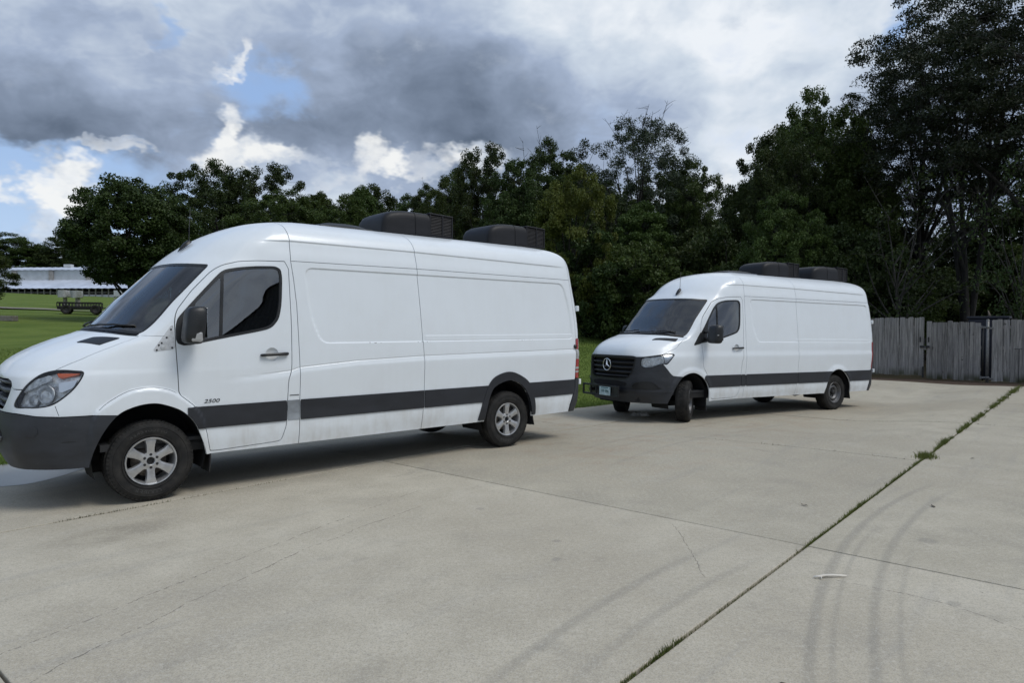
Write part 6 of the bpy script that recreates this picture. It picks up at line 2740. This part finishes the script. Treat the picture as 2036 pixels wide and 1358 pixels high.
proto('maple', 'leaf_dark', seed=1, H=10, RX=4.3, z0=.24, clumps=520, per=150, rc=.60, lobes=.10, fill=.45, leaf=(.19, .125))
proto('oak_a', 'leaf_dark', seed=2, H=12, RX=4.6, z0=.06, clumps=400, per=200, rc=.64, lobes=.28, fill=.45, gap=.03, leaf=(0.192, 0.118))
proto('oak_b', 'leaf_green', seed=3, H=12, RX=4.4, z0=.04, clumps=330, per=218, rc=.62, lobes=.45, fill=.5, gap=.08, leaf=(0.185, 0.111))
proto('oak_c', 'leaf_green', seed=8, H=13, RX=4.2, z0=.04, clumps=320, per=218, rc=.58, lobes=.5, fill=.45, gap=.12, top_w=.8, leaf=(0.185, 0.111))
proto('feather', 'leaf_dark', seed=5, H=12, RX=4.0, z0=.15, clumps=300, per=140, rc=.46, flat=.6, lobes=.5, fill=.45, gap=.25, leaf=(0.192, 0.081), bare=6)
proto('yellow', 'leaf_yellow', seed=6, H=9, RX=3.2, z0=.10, clumps=230, per=192, rc=.52, lobes=.35, fill=.5, gap=.1, leaf=(0.185, 0.104))
proto('willow', 'leaf_grey', seed=12, H=14, RX=4.6, z0=.30, clumps=300, per=190, rc=.58, flat=.75, lobes=.6, fill=.45, gap=.35, leaf=(0.18, 0.07), bare=14, trunks=4, trunk_r=.34, limb_up=1.0, top_w=1.1)
proto('locust_a', 'leaf_locust', seed=21, H=17, RX=6.4, z0=.44, clumps=380, per=190, rc=.85, flat=.24, lobes=.4, fill=.35, gap=.34, leaf=(0.155, 0.074), droop=.30, trunks=3, trunk_r=.36, limb_up=.9, top_w=1.1)
proto('locust_b', 'leaf_locust', seed=22, H=17, RX=6.0, z0=.44, clumps=340, per=190, rc=.85, flat=.26, lobes=.4, fill=.35, gap=.36, leaf=(0.155, 0.074), droop=.30, trunks=2, trunk_r=.34, limb_up=.9)
proto('bush', 'leaf_green', seed=31, H=5, RX=2.9, z0=.0, clumps=150, per=192, rc=.52, lobes=.4, fill=.45, leaf=(0.178, 0.104), trunk_r=.08)
proto('bush_dark', 'leaf_dark', seed=32, H=5, RX=3.0, z0=.0, clumps=150, per=192, rc=.52, lobes=.4, fill=.45, leaf=(0.185, 0.111), trunk_r=.08)
proto('bare', 'leaf_dark', bark='bark_pale', seed=41, H=9, RX=3.0, z0=.22, clumps=90, per=22, rc=.6, lobes=.4, fill=.4, bare=8, trunk_r=.11, lean=.7, limb_up=.1)


def atpx(u, v, Y):
    c, s = cos(radians(1.184)), sin(radians(1.184))
    dx, dz = (u - 1018) / 1357, -(v - 679) / 1357
    d = Vector((dx, c + dz * s, -s + dz * c))
    d *= Y / d.y
    return d.x, Y, d.z + EYE


_tr = random.Random(5)


def tree(p, u, vtop, Y, wpx, label, name='tree', group=None, rot=None, sink=0.0):
    """stands the kind p at the bearing of column u, depth Y, reaching the height seen at vtop, wpx wide"""
    w, l, H, RX = PROTO[p]
    x, y, zt = atpx(u, vtop, Y)
    zg = float(ground_z(x, y)) - sink
    h = zt - zg
    sx = wpx / 1357 * Y / (2 * RX) * .92
    root = empty(name, (x, y, zg), (0, 0, _tr.uniform(0, 6.28) if rot is None else rot))
    root.scale = (sx, sx, h / H / 1.02)
    tag(root, label, 'tree' if 'bush' not in name else 'bush', group)
    a = bpy.data.objects.new('trunk', w)
    COL.objects.link(a)
    a.parent = root
    if l is not None:
        b = bpy.data.objects.new('crown', l)
        COL.objects.link(b)
        b.parent = root
    return root


# left lawn and the line beyond it
tree('maple', 258, 352, 42, 250, 'round dark maple standing alone on the lawn before the white barn')
tree('oak_b', -112, 455, 40, 220, 'tree at the left picture edge with low branches before the barn')
tree('oak_a', 440, 338, 56, 190, 'dark wide-crowned tree leaning over the roof of the nearer van, leftmost of the tree line')
tree('oak_a', 545, 345, 60, 180, 'dark tree second from the left in the tree line above the van')
tree('oak_b', 575, 392, 50, 200, 'lower mid-green tree in front of the tree line above the van cab roof')
tree('oak_c', 640, 352, 62, 150, 'tree with pointed top behind the mid-green tree above the roof vent')
tree('oak_c', 728, 340, 56, 120, 'slim tree with two small tops above the first roof unit')
tree('oak_b', 690, 400, 48, 150, 'low dark tree just over the roof vent of the nearer van')
tree('feather', 845, 350, 58, 130, 'thin airy tree with gaps of sky above the first roof unit')
tree('oak_b', 905, 362, 50, 120, 'low rounded tree between the two roof units of the nearer van')
# centre wood
tree('oak_a', 975, 306, 46, 150, 'dark broad tree above the second roof unit of the nearer van')
tree('feather', 1095, 252, 46, 200, 'tall feathery tree with spiky outline left of the sparse willow')
tree('oak_a', 1040, 330, 42, 190, 'dense dark tree behind the yellow-green tree')
tree('willow', 1290, 245, 42, 260, 'sparse grey-green willow with bare twigs on top, tallest of the centre wood')
tree('yellow', 1135, 335, 33, 150, 'yellow-green small tree standing before the dark wood')
tree('oak_c', 1265, 372, 36, 180, 'mid-green tree below the sparse willow')
tree('oak_b', 1370, 335, 40, 150, 'green tree at the right side of the centre wood by the sky gap')
tree('oak_a', 1170, 390, 38, 180, 'dark tree in the centre wood between yellow tree and willow')
# right wood
tree('oak_a', 1520, 285, 33, 190, 'dark full tree just right of the sky gap')
tree('oak_b', 1610, 205, 36, 210, 'tall rounded tree whose top slopes up to the locusts')
tree('oak_c', 1690, 240, 34, 220, 'dark green tree behind the dead tree at the right')
tree('oak_b', 1560, 400, 28, 180, 'lower green tree right above the roof units of the rear van')
tree('locust_a', 1940, -60, 30, 480, 'tall dark locust with layered sprays filling the top right corner', rot=.6)
tree('locust_b', 2080, -120, 27, 520, 'tall dark locust at the right picture edge', rot=2.2)
tree('locust_b', 1830, 90, 36, 300, 'locust standing behind the corner locust', rot=4.0)
tree('bare', 1795, 360, 26.5, 230, 'dead pale tree with bare drooping twigs behind the fence', rot=2.6)
tree('bare', 2040, 330, 24, 170, 'bare pale trunk behind the fence at the right picture edge', rot=.4)
# second rows, seen only as darkness between the others
for (p, u, v, Y, w, wh) in (('oak_a', 480, 372, 72, 180, 'the two leftmost trees of the line above the van'), ('oak_c', 610, 378, 74, 180, 'the low mid-green tree above the van cab'), ('oak_a', 760, 380, 70, 170, 'the slim two-topped tree'),
                            ('oak_b', 840, 390, 68, 150, 'the thin airy tree'), ('oak_a', 930, 350, 60, 170, 'the low rounded tree between the roof units'), ('oak_c', 1030, 345, 58, 180, 'the dense dark tree left of the yellow-green one'),
                            ('oak_a', 1120, 350, 56, 190, 'the yellow-green tree'), ('oak_b', 1210, 375, 52, 200, 'the left foot of the sparse willow'), ('oak_a', 1300, 360, 50, 190, 'the trunks of the sparse willow'), ('oak_a', 1375, 370, 50, 120, 'the green tree by the sky gap'),
                            ('oak_c', 1480, 330, 46, 170, 'the full tree right of the sky gap'), ('oak_a', 1570, 270, 46, 210, 'the slope of the tall rounded tree'), ('oak_b', 1660, 260, 44, 220, 'the dark green tree left of the locusts'),
                            ('oak_a', 1750, 380, 42, 200, 'the dead pale tree'), ('oak_a', 1990, 350, 40, 260, 'the navy bin and the right fence'), ('oak_b', 2130, 330, 40, 240, 'the locust at the right edge'), ('oak_a', 1850, 470, 46, 200, 'the gate latch')):
    tree(p, u, v, Y, w, 'dark woodland tree glimpsed behind ' + wh, 'woodland_tree', 'woodland trees in the second row')
# far line behind the barn
for k, (u, v, w, wh) in enumerate(((-60, 458, 170, 'past the left picture edge'), (15, 470, 170, 'first from the left edge'), (75, 478, 160, 'lowest, above the barn vent box'), (135, 462, 170, 'beside the maple crown'), (190, 455, 110, 'half hidden by the maple'), (330, 470, 140, 'right of the maple trunk'))):
    tree(('oak_a', 'oak_b', 'oak_c')[k % 3], u, v, 168, w, 'far dark tree beyond the white barn, ' + wh, 'far_tree', 'far trees beyond the barn', sink=2.0)
# undergrowth
for k, (u, v, Y, w, wh) in enumerate(((1200, 480, 33, 200, 'between the two vans'), (1290, 490, 32, 220, 'above the windshield of the rear van'), (1380, 470, 32, 200, 'above the cab roof of the rear van'),
                                      (1450, 470, 31, 190, 'just left of the first roof unit of the rear van'), (1530, 490, 29, 230, 'behind the first roof unit of the rear van'), (1620, 470, 29, 230, 'behind the second roof unit of the rear van'), (1700, 500, 31, 200, 'above the tail of the rear van'),
                                      (1780, 560, 33, 170, 'behind the foot of the dead pale tree'), (1860, 545, 34, 180, 'above the gate latch'), (1950, 520, 35, 240, 'behind the navy bin'), (2060, 500, 34, 260, 'at the right picture edge'))):
    tree(('bush_dark', 'bush')[k % 3 == 1], u, v, Y, w, 'dark undergrowth bush ' + wh, 'bush', 'undergrowth bushes of the wood')


# ------------------------------------------------------------------ barn, trailer and other far things
def barn():
    simple('barn_white', (.50, .52, .54), .6, var=.12, scale=.6)
    simple('barn_roof', (.52, .56, .64), .42, metal=.1, var=.12, scale=.4)
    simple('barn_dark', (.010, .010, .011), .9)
    simple('barn_wood', (.30, .28, .26), .85, var=.25, scale=1.0)
    Y = 140
    x0, _, zb = atpx(-150, 590, Y)
    x1 = atpx(252, 590, Y)[0]
    base = zb - .6
    r = empty('barn', (x1, Y, base), (0, 0, radians(-3)))
    tag(r, 'long white barn with blue-grey tin roof and raised middle, far across the lawn', 'barn')
    L = x1 - x0
    eave = atpx(100, 573, Y)[2] - base
    cl0 = atpx(100, 556, Y + 7)[2] - base
    cl1 = atpx(100, 536, Y + 7)[2] - base
    rid = atpx(100, 530, Y + 9)[2] - base
    m = MB()
    m.box((-L / 2, .6, .45), (L, .2, 1.1))
    m.box((-L / 2, 16.5, eave / 2), (L, .2, eave))
    m.box((-.1, 8.5, eave / 2), (.2, 16, eave))
    m.add([(-.05, .4, eave), (-.05, 7, cl0), (-.05, 7, cl1), (-.05, 10, rid), (-.05, 13, cl1), (-.05, 17, eave)], [(0, 1, 2, 3, 4, 5)])
    m.build('wall', MATS['barn_white'], r)
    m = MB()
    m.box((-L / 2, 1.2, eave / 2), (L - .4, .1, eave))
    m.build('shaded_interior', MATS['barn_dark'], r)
    nb = 30
    for k in range(nb + 1):
        m = MB()
        m.box((-L * k / nb - .0, .55, eave / 2), (.18, .24, eave))
        m.build('post', MATS['barn_wood'], r)
    for k in range(nb):
        m = MB()
        xc = -L * (k + .5) / nb
        m.box((xc, .57, 1.05), (L / nb - .3, .12, .16))
        m.box((xc, .57, 1.55), (L / nb - .3, .10, .10))
        m.build('window', MATS['barn_wood'], r)
    # roofs with standing ribs
    def roof(name, pts_front, pts_back):
        m = MB()
        n = 60
        V, F = [], []
        for k in range(n + 1):
            x = .6 - (L + .6) * k / n
            for (y, z) in (pts_front, pts_back):
                V.append((x, y, z + (.07 if k % 2 else 0)))
        for k in range(n): F.append((2 * k, 2 * k + 1, 2 * k + 3, 2 * k + 2))
        m.add(V, F)
        m.build(name, MATS['barn_roof'], r)
    roof('roof', (-.4, eave - .05), (7, cl0))
    roof('roof', (13, cl0), (17.4, eave - .05))
    roof('monitor_roof', (6.5, cl1 - .05), (10, rid))
    roof('monitor_roof', (10, rid), (13.5, cl1 - .05))
    m = MB()
    m.box((-L / 2, 7.1, (cl0 + cl1) / 2), (L - .2, .15, cl1 - cl0))
    m.build('monitor_wall', MATS['barn_white'], r)
    for k in range(5):
        m = MB()
        m.box((-L * (.11 + .2 * k), 6.9, (cl0 + cl1) / 2 - .1), (1.0, .4, cl1 - cl0 - .1))
        m.build('vent_box', MATS['barn_wood'], r)
    m = MB()
    m.box((-L * .47, 10, rid + .3), (1.6, 1.0, .7))
    m.build('chimney', MATS['barn_white'], r)


barn()


def trailer():
    simple('trailer_black', (.008, .008, .009), .6, var=.3)
    Y = 50
    x, y, z = atpx(160, 621, Y)
    zg = float(ground_z(x, y))
    r = empty('utility_trailer', (x, y, zg), (0, 0, radians(27)))
    tag(r, 'black flatbed utility trailer with railing parked on the lawn', 'trailer')
    k = MATS['trailer_black']
    s = Y / 1357
    L, W, hz = 74 * s, 1.2, .46
    m = MB()
    m.box((0, 0, hz), (L, W, .22))
    m.build('deck', k, r)
    m = MB()
    for yy in (-W / 2, W / 2):
        m.box((0, yy, hz + .36), (L, .07, .09))
        m.box((0, yy, hz + .02), (L, .06, .10))
    for xx in (-L / 2, L / 2):
        m.box((xx, 0, hz + .36), (.05, W, .05))
    m.build('rail', k, r)
    for yy in (-W / 2, W / 2):
        for i in range(15):
            m = MB()
            m.box((-L / 2 + L * i / 14, yy, hz + .2), (.06, .05, .34))
            m.build('rail_post', k, r)
    for xx in (-L * .30, L * .36):
        for sd in (-1, 1):
            w = empty('wheel', (xx, sd * (W / 2 + .08), .33), parent=r)
            m = MB()
            m.lathe([(-.09, .18), (-.10, .30), (-.06, .33), (.06, .33), (.10, .30), (.09, .18)], 24, 'Y')
            m.build('tyre', MATS['tyre_rubber'], w, auto=40)
            m = MB()
            m.lathe([(.04, .0), (.05, .07), (.03, .10), (.06, .18)], 20, 'Y')
            m.lathe([(-.04, .0), (-.05, .07), (-.03, .10), (-.06, .18)], 20, 'Y')
            m.build('rim', MATS['rim_dark'], w, auto=40)
    m = MB()
    m.tube([(L / 2, 0, hz), (L / 2 + 1.0, 0, hz - .08)], .04, 6)
    m.build('tongue', k, r)


trailer()


def far_bits():
    simple('pale_plastic', (.33, .34, .34), .5, var=.15)
    simple('stone_block', (.16, .15, .13), .9, var=.3)
    # two pale tanks beyond the trailer
    for (u0, u1, v0, v1, lab, hull) in ((118, 136, 577, 592, 'pale boxy tank standing beyond the black trailer', False), (140, 164, 578, 592, 'pale hull-shaped tank beyond the black trailer, right of the boxy one', True)):
        Y = 64
        xa, _, zt = atpx(u0, v0, Y)
        xb, _, _ = atpx(u1, v1, Y)
        x = (xa + xb) / 2
        zg = float(ground_z(x, Y))
        r = empty('storage_tank', (x, Y, zg))
        tag(r, lab, 'tank')
        w, h = xb - xa, zt - zg
        m = MB()
        V, F = [], []
        n = 10
        lo = max(.15, h - .68)
        for i in range(n + 1):
            t = i / n
            for (z, k) in ((lo, .55 if hull else .94), (lo + (h - lo) * .5, .9 if hull else 1.0), (h, 1.0 if hull else .94)):
                V.append((-w / 2 * k + w * k * t, -.45 * (1 - abs(2 * t - 1) ** (2.5 if hull else 8) * .8), z))
        for i in range(n):
            for j in range(2): F.append((i * 3 + j, i * 3 + j + 1, i * 3 + 4 + j, i * 3 + 3 + j))
        m.add(V, F, True)
        m.box((0, .1, (lo + h) / 2), (w * (.6 if hull else .95), .8, (h - lo) * .96), bevel=.05)
        m.build('shell', MATS['pale_plastic'], r, auto=50)
        m = MB()
        m.box((0, .2, lo / 2), (w * .25, .3, lo))
        m.build('stand', MATS['barn_wood'], r)
    # box on legs at the barn end
    Y = 70
    x, _, zt = atpx(237, 578, Y)
    zg = float(ground_z(x, Y))
    r = empty('box_stand', (x, Y, zg))
    tag(r, 'white box raised on legs behind the windshield of the nearer van', 'box')
    h = zt - zg
    m = MB()
    m.box((0, 0, h - .3), (.8, .6, .6), bevel=.02)
    m.build('box', MATS['barn_white'], r)
    for sx in (-1, 1):
        for sy in (-1, 1):
            m = MB()
            m.box((sx * .35, sy * .25, (h - .6) / 2), (.07, .07, h - .6))
            m.build('leg', MATS['barn_wood'], r)
    # low stone block on the lawn
    Y = 38
    x, y, zt = atpx(4, 623, Y)
    zg = float(ground_z(x, y))
    r = empty('stone_block', (x, y, zg), (0, 0, .05))
    tag(r, 'low grey stone block lying on the lawn at the left edge', 'block')
    m = MB()
    m.box((0, 0, .12), (1.45, .5, .30), bevel=.03)
    m.build('block', MATS['stone_block'], r)
    # gravel drive crossing behind the trailer
    m, T, b = mat('gravel')
    p = T.node('ShaderNodeNewGeometry').outputs['Position']
    f, _ = T.noise(p, 9.0, 5, .7)
    T.l.new(T.mix(T.smooth(f, .3, .7), (.14, .125, .10), (.25, .23, .19)), b.inputs['Base Color'])
    b.inputs['Roughness'].default_value = .95
    V, F = [], []
    n = 60
    for k in range(n + 1):
        x = -75 + 62 * k / n
        for dy in (-1.1, 1.1):
            y = 55.5 + dy + .05 * (x + 30) + .5 * sin(x * .12)
            V.append((x, y, float(ground_z(x, y)) + .10))
    for k in range(n): F.append((2 * k, 2 * k + 2, 2 * k + 3, 2 * k + 1))
    o = link('gravel_drive', mesh_np('gravel_drive', V, F, True), m)
    tag(o, kind='structure')


far_bits()


def small_bits():
    # pale twig on the slab and leaf litter
    simple('dry_twig', (.72, .68, .60), .8, var=.2)
    x, y = xy(4.58, 1.28)
    m = MB()
    m.tube([(-.10, .03, .008), (-.06, .012, .014), (-.02, .022, .010), (.03, -.004, .014), (.07, -.010, .009), (.11, -.03, .010)], [.006, .008, .008, .008, .007, .004], 6)
    m.tube([(-.06, .012, .012), (-.075, -.01, .008)], .0035, 5)
    o = m.build('stick', MATS['dry_twig'])
    o.location = (x, y, .001)
    o.rotation_euler = (0, 0, .35)
    tag(o, 'small pale dry stick lying on the concrete by the long joint', 'stick')
    r = random.Random(3)
    for k, (a, b, lab) in enumerate(((7.0, 1.1, 'tiny dark leaf on the slab right of the long joint'), (9.9, 1.15, 'dark dead leaf right of the big weed tuft'), (6.3, 1.98, 'small dark leaf left of the long joint, beyond the cross joint'), (3.05, 1.05, 'dark crumb on the nearest right slab'))):
        x, y = xy(a, b)
        m = MB()
        s = .035
        V = [(-s, 0, .004), (-s * .3, s * .4, .010), (s * .5, s * .3, .006), (s, 0, .012), (s * .4, -s * .35, .005), (-s * .4, -s * .35, .009)]
        m.add(V, [(0, 1, 5), (1, 4, 5), (1, 2, 4), (2, 3, 4)])
        o = m.build('dead_leaf', simple('dead_leaf_%d' % k, (.05, .038, .025), .9))
        o.location = (x, y, float(pad_z(x, y)) + .002)
        o.rotation_euler = (0, 0, r.uniform(0, 6))
        tag(o, lab, 'leaf')
    # crumpled pale rag below the bumper of the rear van
    x, y, _ = atpx(1272, 806, 12.9)
    rr = np.random.default_rng(4)
    V, F = [], []
    n = 14
    for i in range(n):
        for j in range(7):
            u, v = i / (n - 1) - .5, j / 6 - .5
            hgt = .055 * max(0, 1 - (2 * u) ** 4) * max(0, 1 - (2 * v) ** 4) * (.5 + rr.random())
            V.append((u * .36 + rr.normal(0, .008), v * .16 + rr.normal(0, .008), .004 + hgt))
    for i in range(n - 1):
        for j in range(6): F.append((i * 7 + j, i * 7 + j + 1, (i + 1) * 7 + j + 1, (i + 1) * 7 + j))
    o = link('rag', mesh_np('rag', V, F, False), simple('rag_cloth', (.40, .39, .36), .9, var=.4, scale=16))
    o.location = (x, y, float(pad_z(x, y)) + .002)
    tag(o, 'crumpled pale rag on the concrete under the rear van bumper', 'rag')


small_bits()


def metal_building():
    """stands right of and behind the camera; seen mirrored in the side window"""
    m, T, b = mat('dark_cladding')
    tc = T.node('ShaderNodeTexCoord').outputs['Object']
    f, _ = T.noise(tc, .8, 4, .6)
    T.l.new(T.mix(f, (.045, .050, .055), (.075, .080, .085)), b.inputs['Base Color'])
    b.inputs['Roughness'].default_value = .5
    simple('building_roof', (.20, .21, .22), .5, var=.15)
    r = empty('metal_building', (13.5, -1.28, 0), (0, 0, atan2(-.6618, -.7497)))
    tag(r, 'dark ribbed metal building mirrored in the side window of the nearer van', 'building')
    # local +x runs along the gable wall downhill, local -y away from the vans... wall ribs face +y

    def ribbed(name, p0, p1, top):
        m = MB()
        p0, p1 = np.array(p0, float), np.array(p1, float)
        L = np.linalg.norm(p1 - p0)
        d = (p1 - p0) / L
        nrm = np.array((-d[1], d[0]))
        n = int(L / .30)
        V, F = [], []
        prof = ((0, 0), (.55, 0), (.65, .035), (.9, .035))
        for k in range(n):
            for (s, o) in prof:
                t = (k + s) / n
                q = p0 + d * L * t + nrm * o
                V += [(q[0], q[1], -.05), (q[0], q[1], top(t))]
        for k in range(len(V) // 2 - 1): F.append((2 * k, 2 * k + 2, 2 * k + 3, 2 * k + 1))
        m.add(V, F)
        m.build(name, MATS['dark_cladding'], r)
    W, D, hi, lo = 9.6, 14.0, 5.9, 2.9
    ribbed('gable_wall', (0, 0), (W, 0), lambda t: hi + (lo - hi) * t)
    ribbed('end_wall', (0, D), (0, 0), lambda t: hi)
    ribbed('low_wall', (W, 0), (W, D), lambda t: lo)
    ribbed('rear_wall', (W, D), (0, D), lambda t: lo + (hi - lo) * t)
    m = MB()
    m.add([(-.2, -.2, hi + .12), (W + .2, -.2, lo + .02), (W + .2, D + .2, lo + .02), (-.2, D + .2, hi + .12)], [(0, 1, 2, 3)])
    m.build('roof', MATS['building_roof'], r)
    ribbed('wing_wall', (-9, 3), (-.1, 3), lambda t: 4.4)
    m = MB()
    m.box((-4.6, 8, 4.46), (9.0, 10.4, .10))
    m.build('wing_roof', MATS['building_roof'], r)


metal_building()
